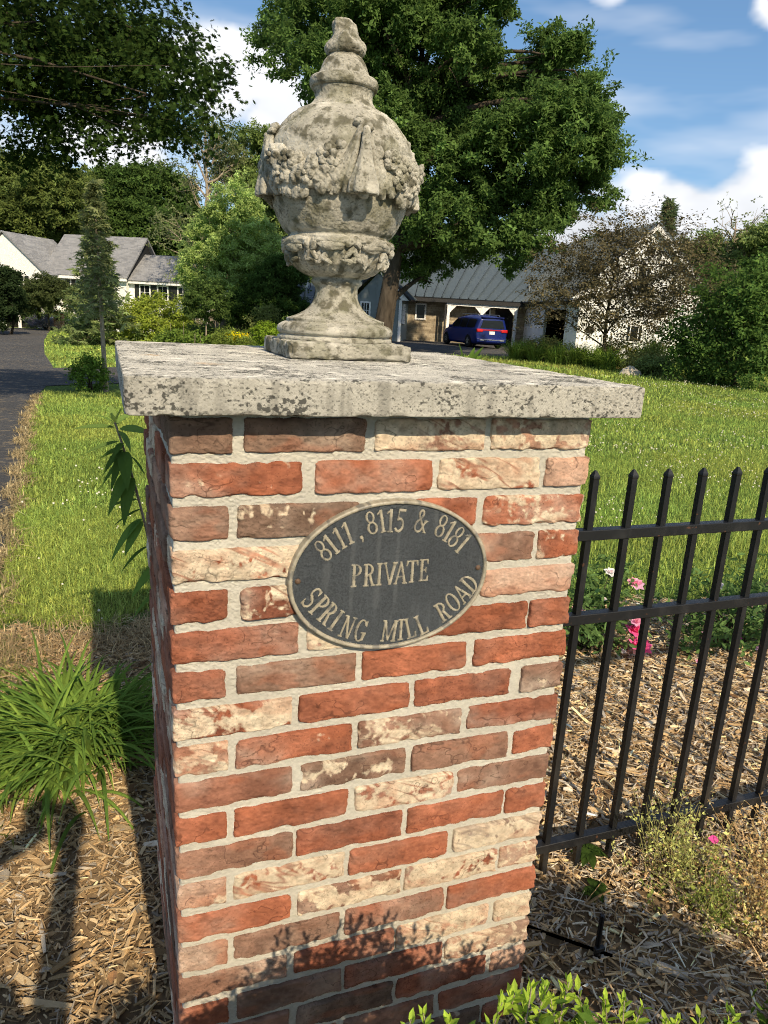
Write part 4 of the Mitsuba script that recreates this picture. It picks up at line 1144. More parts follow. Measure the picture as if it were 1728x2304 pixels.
# ---------------------------------------------------------------- grey roofed house
HF = Fr((CAM[0], CAM[1], 0), .365)
hs = thing('grey_roof_house', 'long low house with grey standing seam roof, stone wall and carport behind the urn', 'house')


def window(fr, a0, a1, b, z0, z1, parent, nx=2, nz=2, axis='a', fw=.09, mat='white_paint', sign=-1, name='window'):
    """window facing -b (sign -1) on the wall plane b: frame, pane, glazing bars"""
    y0, y1 = b - .05, b + .03
    fms = [fr.box(a0, a0 + fw, y0, y1, z0, z1), fr.box(a1 - fw, a1, y0, y1, z0, z1), fr.box(a0 + fw, a1 - fw, y0, y1, z1 - fw, z1), fr.box(a0 + fw, a1 - fw, y0 - .02, y1, z0, z0 + fw)]
    w = add(name, cat(*fms), mat, parent)
    add('pane', fr.box(a0 + fw, a1 - fw, b - .012, b + .02, z0 + fw, z1 - fw), 'dark_glass', w)
    for i in range(1, nx):
        x = a0 + fw + (a1 - a0 - 2 * fw) * i / nx
        add('bar', fr.box(x - .018, x + .018, b - .032, b - .013, z0 + fw, z1 - fw), mat, w)
    for i in range(1, nz):
        z = z0 + fw + (z1 - z0 - 2 * fw) * i / nz
        add('bar', fr.box(a0 + fw, a1 - fw, b - .035, b - .016, z - .018, z + .018), mat, w)
    return w


def metal_roof(fr, p_eave0, p_eave1, p_ridge0, p_ridge1, n, parent, name='roof'):
    """standing seam slope: panels side by side, each with a raised seam on one edge"""
    e0, e1, r0, r1 = (np.array(q, float) for q in (p_eave0, p_eave1, p_ridge0, p_ridge1))
    nn = unit(np.cross(e1 - e0, r0 - e0))
    if nn[2] < 0:
        nn = -nn
    k = add(name, fr.m(slab([e0 - nn * .03, e1 - nn * .03, r1 - nn * .03, r0 - nn * .03], .12)), 'dark_trim', parent)
    for i in range(n):
        t0, t1 = i / n, (i + 1) / n - .055 / np.linalg.norm(e1 - e0)
        a, b, c, d = e0 + (e1 - e0) * t0, e0 + (e1 - e0) * t1, r0 + (r1 - r0) * t1, r0 + (r1 - r0) * t0
        u = unit(b - a) * .03
        ms = [slab([a, b, c, d], .024), slab([a + nn * .085, a + u + nn * .085, d + u + nn * .085, d + nn * .085], .083)]
        add('panel', fr.m(cat(*ms)), 'metal_roof', k)
    return k


# main block
add('wall', HF.box(.7, 12, 45.0, 45.4, -.3, 2.5), 'field_stone', hs, label='coursed tan stone wall under the eave')
metal_roof(HF, (-.4, 44.0, 2.52), (8.2, 44.0, 2.52), (-.4, 49.0, 6.05), (13.0, 49.0, 6.05), 17, hs)
metal_roof(HF, (13.0, 54.0, 2.5), (-.4, 54.0, 2.5), (13.0, 49.02, 6.05), (-.4, 49.02, 6.05), 16, hs, 'rear_roof')
add('fascia', HF.box(-.3, 8.2, 43.98, 44.06, 2.26, 2.46), 'dark_trim', hs)
add('soffit', HF.box(-.3, 8.2, 44.06, 45.0, 2.36, 2.40), 'white_paint', hs)
add('beam', HF.box(2.95, 7.1, 44.12, 44.3, 2.12, 2.36), 'white_paint', hs)
for a in (3.0, 4.95, 6.9):
    po = add('post', HF.box(a, a + .16, 44.13, 44.29, -.2, 2.12), 'white_paint', hs)
    for s_ in (-1, 1):
        if 2.9 < a + s_ < 7.2:
            add('bracket', HF.m(hexa([[a + .08 + s_ * .081, 44.16, 1.72], [a + .08 + s_ * .081, 44.26, 1.72], [a + .08 + s_ * .2, 44.26, 1.86], [a + .08 + s_ * .2, 44.16, 1.86], [a + .08 + s_ * .081, 44.16, 2.119], [a + .08 + s_ * .081, 44.26, 2.119], [a + .08 + s_ * .45, 44.26, 2.119], [a + .08 + s_ * .45, 44.16, 2.119]])), 'white_paint', po)
add('downpipe', HF.box(2.86, 2.95, 44.1, 44.2, -.2, 2.3), 'dark_trim', hs)
window(HF, 1.18, 1.82, 44.99, 1.22, 2.15, hs, 1, 1)
window(HF, 4.98, 5.62, 44.99, 1.2, 2.1, hs, 2, 2)
dk = add('door', HF.box(5.9, 6.95, 44.95, 45.05, -.2, 2.15), 'dark_wood', hs)
for z0, z1 in ((.1, .8), (.95, 1.9)):
    add('door_panel', HF.box(6.08, 6.77, 44.935, 44.952, z0, z1), 'dark_interior', dk)
ch = add('chimney', HF.box(3.6, 4.7, 49.3, 50.2, 5.2, 6.75), 'field_stone', hs, label='pale stone chimney at the ridge')
add('chimney_cap', HF.box(3.52, 4.78, 49.22, 50.28, 6.75, 6.86), 'boulder_stone', ch)
for a, b in ((4.55, 47.0), (7.75, 45.0)):
    z = 2.52 + (b - 44) * .706
    add('roof_vent', cat(HF.m(tube([(a, b, z - .1), (a, b, z + .28)], .05, 8)), HF.m(tube([(a, b, z + .28), (a, b, z + .34)], [.10, .08], 8))), 'lamp_metal', hs)
# small gabled wing with lap siding, turned a little
WF = Fr(HF.P(np.array([.32, 42.0, 0.])), .365 + .14)
for i in range(9):
    add('siding_board', WF.m(hexa([[-2.5, -.022, -.3 + i * .28], [0, -.022, -.3 + i * .28], [0, .06, -.3 + i * .28], [-2.5, .06, -.3 + i * .28], [-2.5, 0, -.02 + i * .28], [0, 0, -.02 + i * .28], [0, .06, -.02 + i * .28], [-2.5, .06, -.02 + i * .28]])), 'grey_siding', hs)
add('side_wall', WF.box(-.06, .0, .06, 3.2, -.3, 2.25), 'grey_siding', hs)
add('corner_board', WF.box(-.12, .03, -.045, .1, -.3, 2.22), 'white_paint', hs)
add('gable_wall', WF.m(hexa([[-2.6, .0, 2.22], [.05, .0, 2.22], [.05, .08, 2.22], [-2.6, .08, 2.22], [-1.32, .0, 3.62], [-1.22, .0, 3.62], [-1.22, .08, 3.62], [-1.32, .08, 3.62]])), 'grey_siding', hs)
for i in range(6):
    a = -2.3 + i * .42
    add('batten', WF.box(a, a + .05, -.03, .0, 2.24, 2.24 + max(.08, 1.3 * (1 - abs(a + 1.27) / 1.34))), 'grey_siding', hs)
add('gable_board', WF.m(hexa([[.02, -.12, 2.2], [.42, -.12, 2.2], [.42, -.02, 2.2], [.02, -.02, 2.2], [-1.3, -.12, 3.62], [-1.2, -.12, 3.76], [-1.2, -.02, 3.76], [-1.3, -.02, 3.62]])), 'white_paint', hs)
metal_roof(WF, (.5, 3.4, 2.2), (.5, -.2, 2.2), (-1.27, 3.4, 3.8), (-1.27, -.2, 3.8), 8, hs, 'small_roof')
metal_roof(WF, (-3.0, -.2, 2.2), (-3.0, 3.4, 2.2), (-1.272, -.2, 3.8), (-1.272, 3.4, 3.8), 8, hs, 'small_roof')
window(WF, -2.3, -1.7, -.02, 1.1, 2.05, hs, 3, 2)
SW = Fr(WF.P(np.array([.0, 0., 0.])), .365 + .14 - math.pi / 2)
window(SW, .55, 1.35, -.012, .95, 2.02, hs, 3, 4)
# low blue-grey roof further left
add('wall', HF.box(-6.2, -2.6, 44.2, 47, -.6, 1.75), 'grey_siding', hs)
metal_roof(HF, (-6.4, 43.6, 1.7), (-2.5, 43.6, 1.7), (-6.4, 46, 3.0), (-2.5, 46, 3.0), 7, hs, 'low_roof')
# white garage wing
GF = Fr(HF.P(np.array([8.65, 36.0, 0.])), .365 - .107)
gw = [(0, -.3), (6.3, -.3), (6.3, 2.95), (3.15, 5.92), (0, 2.95)]
gm = trimesh.creation.extrude_polygon(Polygon(gw), .12, engine='earcut')
v = np.array(gm.vertices)
add('gable_wall', GF.m(trimesh.Trimesh(np.stack([v[:, 0], v[:, 2], v[:, 1]], 1), gm.faces[:, ::-1], process=False)), 'white_board', hs, label='white board-and-batten gable wall of the garage wing')
for i in range(16):
    a = .12 + i * .41
    zt = 2.9 + 2.9 * (1 - abs(a - 3.15) / 3.15)
    add('batten', GF.box(a, a + .045, -.028, .0, -.2, zt), 'white_board', hs)
for s_, a in ((1, 0), (-1, 6.3)):
    add('rake_board', GF.m(hexa([[a - s_ * .5, -.3, 2.42], [a - s_ * .5, -.18, 2.42], [a - s_ * .5, -.18, 2.66], [a - s_ * .5, -.3, 2.66], [3.15, -.3, 5.86], [3.15, -.18, 5.86], [3.15, -.18, 6.1], [3.15, -.3, 6.1]])), 'white_paint', hs)
metal_roof(GF, (-.55, 14.0, 2.52), (-.55, -.3, 2.52), (3.15, 14.0, 6.16), (3.15, -.3, 6.16), 26, hs, 'garage_roof')
metal_roof(GF, (6.85, -.3, 2.52), (6.85, 14, 2.52), (3.152, -.3, 6.16), (3.152, 14, 6.16), 26, hs, 'garage_roof')
window(GF, 2.35, 3.25, -.002, .75, 1.62, hs, 1, 1)
window(GF, 2.4, 3.25, -.002, 3.0, 4.3, hs, 1, 2)
# left wall of the garage wing with its open door
add('side_wall', GF.box(0, .12, .12, 1.6, -.3, 2.6), 'white_board', hs)
add('side_wall', GF.box(0, .12, 5.2, 9.5, -.3, 2.6), 'white_board', hs)
add('door_header', GF.box(0, .12, 1.6, 5.2, 2.15, 2.6), 'white_board', hs)
add('garage_interior', GF.box(5.6, 5.7, .3, 7.8, -.3, 2.6), 'dark_interior', hs)
add('garage_interior', GF.box(.12, 5.6, 7.8, 7.9, -.3, 2.6), 'dark_interior', hs)
for b in (1.45, 5.15):
    add('door_post', GF.box(-.06, .0, b, b + .2, -.3, 2.2), 'white_paint', hs)
add('garage_soffit', GF.box(-.5, 0, -.25, 9, 2.5, 2.53), 'white_paint', hs)
add('planter_base', GF.box(-.5, .1, .3, 1.2, -.2, .22), 'boulder_stone', hs)
o = trimesh.creation.cylinder(1, .03, sections=6)
v = np.array(o.vertices) * [.26, .17, 1]
add('wall_sign', GF.m(trimesh.Trimesh(np.stack([v[:, 0] + .62, v[:, 2] - .03, v[:, 1] + 1.25], 1), o.faces, process=False)), 'dark_wood', label='small dark hexagonal sign on the white garage wall', cat='sign')
for i in range(2):
    pass
tr = thing('garden_trellis', 'small white ladder trellis against the white garage wall', 'trellis')
for a in (1.25, 1.7):
    add('rail', GF.box(a, a + .04, -.09, -.05, -.2, 1.15), 'white_paint', tr)
for i in range(5):
    add('rung', GF.box(1.29, 1.70, -.085, -.055, .1 + i * .22, .13 + i * .22), 'white_paint', tr)

# ---------------------------------------------------------------- white house
AF = Fr((-4.83, 70.75, -1.6), math.atan2(.478, .878))
wh = thing('white_house', 'white two storey house with grey shingle roofs at the end of the driveway', 'house')
add('wall', AF.box(.2, 7.4, 0, 7, 0, 4.75), 'white_paint', wh)
add('roof', AF.m(slab([(-.1, -.5, 4.7), (7.7, -.5, 4.7), (7.7, 3.6, 8.25), (-.1, 3.6, 8.25)], .14)), 'shingle', wh)
add('roof', AF.m(slab([(7.7, 7.7, 4.7), (-.1, 7.7, 4.7), (-.1, 3.62, 8.25), (7.7, 3.62, 8.25)], .14)), 'shingle', wh)
add('cornice', AF.box(-.05, 7.65, -.46, -.3, 4.42, 4.64), 'white_paint', wh)
add('gable_end', AF.m(hexa([[7.3, .02, 4.75], [7.4, .02, 4.75], [7.4, 7, 4.75], [7.3, 7, 4.75], [7.3, 3.5, 8.05], [7.4, 3.5, 8.05], [7.4, 3.7, 8.05], [7.3, 3.7, 8.05]])), 'dark_trim', wh)
add('wing_wall', AF.box(7.4, 13.0, .6, 6.6, 0, 4.5), 'white_paint', wh)
add('wing_roof', AF.m(slab([(7.42, .1, 4.55), (13.3, .1, 4.55), (13.3, 3.6, 6.85), (7.42, 3.6, 6.85)], .14)), 'shingle', wh)
add('wing_roof', AF.m(slab([(13.3, 7.1, 4.55), (7.42, 7.1, 4.55), (7.42, 3.62, 6.85), (13.3, 3.62, 6.85)], .14)), 'shingle', wh)
add('cornice', AF.box(7.5, 13.25, .16, .32, 4.3, 4.5), 'white_paint', wh)
AG = Fr(AF.P(np.array([.95, 0, 0.])), math.atan2(.478, .878))
# left gable wing projecting forward
add('gable_wall', AG.m(hexa([[-6.6, -2, 0], [.4, -2, 0], [.4, -1.9, 0], [-6.6, -1.9, 0], [-6.6, -2, 4.6], [.4, -2, 4.6], [.4, -1.9, 4.6], [-6.6, -1.9, 4.6]])), 'white_paint', wh)
add('gable_peak', AG.m(hexa([[-6.6, -2, 4.601], [.4, -2, 4.601], [.4, -1.9, 4.601], [-6.6, -1.9, 4.601], [-3.15, -2, 7.6], [-3.05, -2, 7.6], [-3.05, -1.9, 7.6], [-3.15, -1.9, 7.6]])), 'white_paint', wh)
add('gable_side', AG.box(.3, .4, -1.9, 0, 0, 4.6), 'white_paint', wh)
add('gable_roof', AG.m(slab([(.6, 5, 4.5), (.6, -2.2, 4.5), (-3.1, -2.2, 7.75), (-3.1, 5, 7.75)], .12)), 'shingle', wh)
add('gable_roof', AG.m(slab([(-6.8, -2.2, 4.5), (-6.8, 5, 4.5), (-3.102, 5, 7.75), (-3.102, -2.2, 7.75)], .12)), 'shingle', wh)


def shuttered(a, b, z0, z1, w=.95):
    k = window(AF, a, a + w, b, z0, z1, wh, 2, 2, fw=.08)
    for x in (a - .42, a + w + .06):
        add('shutter', AF.box(x, x + .36, b - .05, b - .002, z0, z1), 'shutter_green', k)


for a, b, z0, z1 in ((.95, -.002, 3.1, 4.35), (2.9, -.002, 3.1, 4.35), (4.9, -.002, 3.1, 4.35), (8.3, .598, 3.05, 4.25), (9.9, .598, 3.05, 4.25), (11.7, .598, 3.05, 4.25), (-1.5, -2.002, 3.1, 4.4), (-3.6, -2.002, 3.1, 4.4), (8.3, .598, .6, 1.9), (11.5, .598, .6, 1.9), (5.5, -.002, .6, 1.9)):
    shuttered(a, b, z0, z1)
add('porch_roof', AF.box(-2.4, 2.6, -4.4, -2.0, 2.5, 2.7), 'dark_trim', wh)
add('porch_shade', AF.box(-2.4, .3, -2.06, -2.0, .1, 2.5), 'dark_interior', wh)
for a in (-1.9, .2, 2.3):
    add('porch_column', AF.m(lathe([(.001, .1), (.2, .1), (.2, .22), (.14, .26), (.12, 2.3), (.18, 2.38), (.18, 2.5), (.001, 2.5)], 14).apply_translation([a, -4.1, 0])), 'white_paint', wh)

# far brick pillar at the driveway, with its dark wreath and lantern
fp = thing('far_pillar', 'small distant brick pillar with a dark wreath at the end of the driveway', 'pillar')
FP = Fr((-3.46, 62.8, -1.3), .1)
ncol = 3
for i in range(14):
    for j in range(3):
        o_ = 0 if i % 2 else .1
        add('brick', FP.box(-.34 + j * .232, -.34 + j * .232 + .215, -.34, .34, .02 + i * .095, .02 + i * .095 + .085), 'brick_clay', fp, uv=np.tile([[.08, .4, .95, .5, .06, .7][(i * 3 + j * 5) % 6], .55], (8, 1)).astype(float))
add('mortar', FP.box(-.325, .325, -.325, .325, 0, 1.34), 'mortar', fp)
add('cap_slab', FP.box(-.4, .4, -.4, .4, 1.345, 1.41), 'cap_stone', fp)
wr = trimesh.creation.torus(.15, .06, major_sections=20, minor_sections=8)
v = np.array(wr.vertices)
add('wreath', FP.m(trimesh.Trimesh(np.stack([v[:, 0], v[:, 2] - .38, v[:, 1] + 1.02], 1), wr.faces, process=False)), 'dark_wood', label='dark round wreath on the far brick pillar', cat='wreath')
wp = thing('garden_ornament', 'white garden urn ornament just behind the far brick pillar', 'ornament')
add('bowl', lathe([(.001, 0), (.22, 0), (.2, .1), (.08, .2), (.1, .35), (.3, .6), (.34, .75), (.3, .78), (.001, .7)], 20).apply_translation([-3.9, 64.6, -1.1]), 'white_paint', wp, smooth=40)

# ---------------------------------------------------------------- lamp post, path light, old fence
lp = thing('lamp_post', 'grey metal lamp post with a glass lantern left of the urn stem', 'lamp post')
LX, LY = 10.69, 41.5
add('pole', tube([(LX, LY, -.4), (LX, LY, .6), (LX - .01, LY, 2.62)], [.13, .10, .085], 12), 'lamp_metal', lp, smooth=40)
add('crossbar', tube([(LX - .42, LY, 2.15), (LX + .42, LY, 2.15)], .025, 6), 'lamp_metal', lp)
add('lantern', lathe([(.001, 2.62), (.10, 2.62), (.12, 2.68), (.17, 3.1), (.001, 3.1)], 10).apply_translation([LX, LY, 0]), 'lamp_glass', lp, smooth=30)
add('lantern_cap', lathe([(.22, 3.1), (.2, 3.14), (.06, 3.32), (.02, 3.42), (.001, 3.43)], 12).apply_translation([LX, LY, 0]), 'dark_trim', lp, smooth=30)
for s_ in (-1, 1):
    add('scroll', tube(bez((LX + s_ * .06, LY, 2.45), (LX + s_ * .38, LY, 2.6), (LX + s_ * .2, LY, 3.08), 10), .018, 6), 'dark_trim', lp)
pt = thing('path_light', 'dark mushroom path light on a thin post in the garden bed', 'garden light')
add('post', tube([(5.6, 38.5, -.7), (5.62, 38.5, 1.72)], .03, 8), 'dark_trim', pt)
add('shade', lathe([(.001, 1.72), (.06, 1.72), (.07, 1.78), (.2, 1.84), (.18, 1.87), (.02, 1.95), (.001, 1.96)], 16).apply_translation([5.62, 38.5, 0]), 'lamp_metal', pt, smooth=30)
wf = thing('board_fence', 'weathered grey board fence behind the garden bed left of the urn', 'fence')
for i in range(16):
    x = 4.3 + i * .21
    add('board', bx(x, x + .185, 41.0 + .02 * (i % 2), 41.03 + .02 * (i % 2), -.9, .75 + .05 * ((i * 7) % 3)), 'grey_wood', wf)

# ---------------------------------------------------------------- blue car (x forward, y left, z up)
car = thing('blue_car', 'dark blue minivan parked under the carport of the grey roofed house', 'car')
CF_o = HF.P(np.array([4.98, 38.6, 0.02]))
hd = math.radians(19)
cx_ = HF.n * math.cos(hd) - HF.e * math.sin(hd)
cy_ = -HF.e * math.cos(hd) - HF.n * math.sin(hd)
SC = .93


def cm(m):
    v, f = (m if isinstance(m, tuple) else (m.vertices, m.faces))
    v = np.asarray(v, float) * SC
    return trimesh.Trimesh(CF_o + v[:, :1] * cx_ + v[:, 1:2] * cy_ + v[:, 2:] * [0, 0, 1.], np.asarray(f), process=False)


# stations along the body: x, half width at sill / belt / roof edge, z of sill, belt, roof edge, roof crown
ST = [(0.0, .78, .86, .60, .34, 1.02, 1.52, 1.60), (.06, .88, .93, .68, .27, 1.03, 1.60, 1.68), (.35, .94, .985, .72, .24, 1.03, 1.64, 1.74), (1.0, .95, 1.0, .74, .23, 1.02, 1.66, 1.77), (2.0, .95, 1.0, .75, .22, 1.01, 1.67, 1.77), (2.9, .95, 1.0, .74, .22, 1.0, 1.62, 1.72),
      (3.45, .95, .99, .74, .22, 1.0, 1.38, 1.44), (3.85, .95, .98, .80, .22, .99, 1.10, 1.15), (4.3, .93, .95, .80, .23, .90, 1.0, 1.04), (4.8, .86, .88, .66, .25, .72, .86, .90), (5.08, .66, .70, .5, .32, .55, .66, .68)]
sec = []
for x, w0, w1, w2, z0, z1, z2, z3 in ST:
    half = [(0, z0), (w0 * .9, z0), (w0, z0 + .10), (w1, (z0 + z1) * .52), (w1, z1 - .08), (w1 - .02, z1), (w2 + .03, z2 - .05), (w2 - .05, z2), (w2 * .5, z3 - .012), (0, z3)]
    ring = half + [(-a, b) for a, b in half[-2:0:-1]]
    sec.append([(x, a, b) for a, b in ring])
sec = np.array(sec)
ns, nr_ = sec.shape[:2]
f = []
for i in range(ns - 1):
    for j in range(nr_):
        a, b, c, d = i * nr_ + j, i * nr_ + (j + 1) % nr_, (i + 1) * nr_ + (j + 1) % nr_, (i + 1) * nr_ + j
        f += [[a, c, b], [a, d, c]]
vv = sec.reshape(-1, 3)
c0, c1 = len(vv), len(vv) + 1
vv = np.vstack([vv, sec[0].mean(0), sec[-1].mean(0)])
for j in range(nr_):
    f += [[c0, j, (j + 1) % nr_], [c1, (ns - 1) * nr_ + (j + 1) % nr_, (ns - 1) * nr_ + j]]
bodym = trimesh.Trimesh(vv, f, process=False)
add('body', cm(bodym), 'car_paint', car, smooth=28)


def side_glass(xs, s, zl=.06, zh=.10):
    """glass strip on the greenhouse side, just proud of the body"""
    top, bot = [], []
    for x in xs:
        w1 = np.interp(x, [q[0] for q in ST], [q[2] for q in ST]) - .02
        w2 = np.interp(x, [q[0] for q in ST], [q[3] for q in ST]) + .03
        z1 = np.interp(x, [q[0] for q in ST], [q[5] for q in ST])
        z2 = np.interp(x, [q[0] for q in ST], [q[6] for q in ST]) - .05
        bot.append((x, s * (w1 + (w2 - w1) * zl / (z2 - z1) + .02), z1 + zl))
        top.append((x, s * (w1 + (w2 - w1) * (1 - zh / (z2 - z1)) + .02), z2 - zh * .6))
    v = np.array(bot + top)
    n = len(xs)
    f = [q for i in range(n - 1) for q in ([i, i + 1, n + i + 1], [i, n + i + 1, n + i])]
    return v, f


for s in (1, -1):
    for xs in (np.linspace(.28, 1.25, 5), np.linspace(1.33, 2.2, 5), np.linspace(2.28, 3.25, 5)):
        add('side_window', cm(side_glass(xs, s)), 'car_glass', car)
    add('mirror', cm(rbox((.12, .2, .16), .03).apply_translation([3.25, s * 1.09, 1.08])), 'car_paint', car, smooth=40)
    add('roof_rail', cm(tube([(.45, s * .62, 1.73), (.6, s * .63, 1.80), (2.6, s * .63, 1.80), (2.8, s * .62, 1.72)], .018, 6)), 'alloy', car)
    for x in (.95, 4.05):
        w = add('wheel', cm(trimesh.Trimesh(*(lambda m: (np.stack([m.vertices[:, 0], m.vertices[:, 2], m.vertices[:, 1]], 1), m.faces[:, ::-1]))(lathe([(.2, -.11), (.33, -.11), (.36, -.08), (.365, 0), (.36, .08), (.33, .11), (.2, .11)], 36)), process=False).apply_translation([x, s * .90, .365])), 'tyre_rubber', car, smooth=40)
        spk = [bx(-.03, .03, s * .985, s * 1.0, .04, .225).apply_transform(trimesh.transformations.rotation_matrix(k * 2 * math.pi / 5, [0, 1, 0])) for k in range(5)]
        add('rim', cm(cat(*spk, trimesh.Trimesh(*(lambda m: (np.stack([m.vertices[:, 0], m.vertices[:, 2] + s * .99, m.vertices[:, 1]], 1), m.faces))(lathe([(.2, -.02), (.235, -.02), (.235, .01), (.2, .01)], 30)), process=False)).apply_translation([x, 0, .365])), 'alloy', w)
        add('hub', cm(bx(x - .21, x + .21, min(s * .9, s * .97), max(s * .9, s * .97), .365 - .14, .365 + .14)), 'dark_interior', w)
rw = np.array([(-.02, -.72, 1.09), (-.02, .72, 1.09), (-.014, .58, 1.50), (-.014, -.58, 1.50)])
add('rear_window', cm(slab(rw[::-1], .02)), 'car_glass', car)
add('taillight_bar', cm(cat(rbox((.05, 1.1, .055), .01).apply_translation([-.0, 0, .985]), rbox((.16, .38, .17), .03).apply_translation([.03, .74, .955]), rbox((.16, .38, .17), .03).apply_translation([.03, -.74, .955]))), 'red_lens', car, smooth=40)
add('number_plate', cm(bx(-.025, .0, -.16, .16, .76, .92)), 'plate_white', car)
add('rear_bumper', cm(rbox((.22, 1.8, .26), .07).apply_translation([.03, 0, .45])), 'car_paint', car, smooth=50)
add('bumper_trim', cm(cat(rbox((.05, 1.5, .035), .012).apply_translation([-.085, 0, .47]), rbox((.05, .25, .04), .012).apply_translation([-.09, .6, .44]), rbox((.05, .25, .04), .012).apply_translation([-.09, -.6, .44]))), 'alloy', car, smooth=40)
add('spoiler', cm(rbox((.3, 1.3, .05), .02).apply_translation([.05, 0, 1.66])), 'car_paint', car, smooth=40)
add('underbody', cm(bx(.3, 4.8, -.8, .8, .18, .30)), 'dark_interior', car)

# ---------------------------------------------------------------- grass and mulch
def blades(x, y, L, w, rng, col, lean=.75, z=None, var=.38, yel=.6):
    n = len(x)
    a = rng.random(n) * 6.283
    d = np.stack([np.cos(a), np.sin(a), 0 * a], 1)
    s = np.stack([-d[:, 1], d[:, 0], 0 * a], 1)
    b = np.stack([x, y, (hh(x, y) if z is None else z) - .004], 1)
    le = np.abs(rng.normal(0, lean, n))[:, None]
    L, w = (np.broadcast_to(q, (n,))[:, None] for q in (L, w))
    m_ = b + L * .55 * (np.array([0, 0, 1.]) + d * le * .4)
    t_ = b + L * (np.array([0, 0, 1.]) * (1 - .22 * le) + d * le)
    V = np.stack([b - s * w / 2, b + s * w / 2, m_ + s * w * .4, m_ - s * w * .4, t_], 1).reshape(-1, 3)
    F = (np.array([[0, 1, 2], [0, 2, 3], [3, 2, 4]])[None] + (np.arange(n) * 5)[:, None, None]).reshape(-1, 3)
    k = np.exp(rng.normal(0, var, n))[:, None] * (1 + rng.random((n, 1)) * yel * np.array([1.0, .45, .1]))
    return V, F, np.repeat(np.clip(np.asarray(col) * k, 0, .9), 5, 0)


def inroad(x, y):
    r = np.interp(y, [q[1] for q in DR], [q[0] for q in DR])
    l = np.interp(y, [q[1] for q in DL], [q[0] for q in DL])
    bl_ = np.interp(x, [-1.6, 1.5, 7, 11, 12], [20.6, 22.5, 27, 33, 45])
    bb_ = np.interp(x, [-1.6, 2, 9, 16, 22], [15.2, 17.5, 22, 29, 42])
    return ((x < r) & (x > l)) | ((y > bb_) & (y < bl_) & (x > -2) & (x < 20))


rg = rng_(301)
G = []
GC = (.235, .345, .09)


def patch(n, x0, x1, y0, y1, L, w, edge=None, col=GC, **kw):
    x, y = rg.uniform(x0, x1, n), rg.uniform(y0, y1, n)
    k = ~inroad(x - .03, y) & ~inroad(x + .03, y)
    if edge is not None:
        k &= edge(x, y)
    x, y = x[k], y[k]
    cl = meshkit.fbm(np.stack([x * 1.7, y * 1.7, 0 * x], 1), 3, 5)
    G.append(blades(x, y, L * np.exp(rg.normal(0, .3, len(x))) * (.7 + .6 * cl), w, rg, np.asarray(col) * (.72 + .62 * meshkit.fbm(np.stack([x * .55, y * .55, 0 * x], 1), 4, 15))[:, None] * (1 + .35 * (meshkit.fbm(np.stack([x * .8, y * .8, 0 * x + 5], 1), 3, 25)[:, None] - .5) * np.array([1, 0, 0])), **kw))


wob = lambda x: .07 * np.sin(x * 9) + .05 * np.sin(x * 23 + 1)
patch(60000, -1.0, .75, 2.30, 4.6, .038, .0042, lambda x, y: y > 2.42 + wob(x) + .45 * np.clip(x, 0, 1))
patch(44000, -1.35, 1.2, 4.4, 9, .038, .008)
patch(24000, -1.5, 1.6, 9, 14, .05, .013)
patch(120000, .7, 8.2, 1.7, 6.2, .046, .0050, lambda x, y: y > 1.98 + .8 * wob(x * .6) + .03 * x)
patch(80000, 1.5, 15, 5.8, 11.5, .05, .011)
patch(60000, 3.5, 25, 11, 20, .055, .020)
patch(24000, 8, 28, 17, 26, .10, .035)
patch(14000, -4, 4, 19, 42, .08, .05)
patch(5000, -4, 2, 38, 66, .08, .09)
add_leaves('grass', join(G), None, 'foliage', kind='stuff', label='mown green grass of the lawns', cat='grass')
# dry straw grass along the driveway edge
n = 6500
y = rg.uniform(-.2, 13.5, n) ** 1.0
x = np.interp(y, [q[1] for q in DR], [q[0] for q in DR]) + rg.normal(.01, .035, n) + .05 * np.sin(y * 7)
dry = blades(x, y, .055 * np.exp(rg.normal(0, .3, n)), .0055 + .0007 * y, rg, (.40, .33, .19), lean=1.3, var=.35, yel=.1)
n = 1500
x, y = rg.uniform(-.75, .3, n), rg.normal(2.2, .12, n)
dry2 = blades(x, y, .07, .005, rg, (.42, .33, .19), lean=1.4, var=.35, yel=.1)
n = 1500
x, y = rg.normal(-.6, .10, n), rg.uniform(.9, 2.3, n)
wd = blades(x, y, .05, .008, rg, (.15, .19, .06), lean=1.0)
add_leaves('dry_grass', join([dry, dry2, wd]), None, 'foliage', kind='stuff', label='dry straw coloured grass along the edge of the driveway', cat='dry grass')

# clover flowers in the right lawn
n = 2600
y = 2.6 + 15 * rg.random(n) ** 1.3
x = 1.0 + .25 * y + rg.random(n) * (1.2 + y * .75)
k = meshkit.fbm(np.stack([x * 1.1, y * 1.1, 0 * x], 1), 4, 9) > .53
x, y = x[k], y[k]
ico = trimesh.creation.icosphere(subdivisions=1, radius=1)
iv, jf = np.array(ico.vertices), np.array(ico.faces)
xl, yl = rg.normal(-.12, .25, 60), rg.normal(5.0, 1.0, 60)
x, y = np.r_[x, xl], np.r_[y, yl]
r_ = (.0055 + .0004 * y) * rg.uniform(.5, 1.2, len(x))
V = (iv[None] * r_[:, None, None] + np.stack([x, y, hh(x, y) + .075 + rg.normal(0, .012, len(x))], 1)[:, None]).reshape(-1, 3)
F = (jf[None] + (np.arange(len(x)) * len(iv))[:, None, None]).reshape(-1, 3)
add('clover_flowers', (V, F), 'tinted', color=np.tile([.62, .60, .48], (len(V), 1)), kind='stuff', label='small white clover flowers scattered over the lawn', cat='clover')


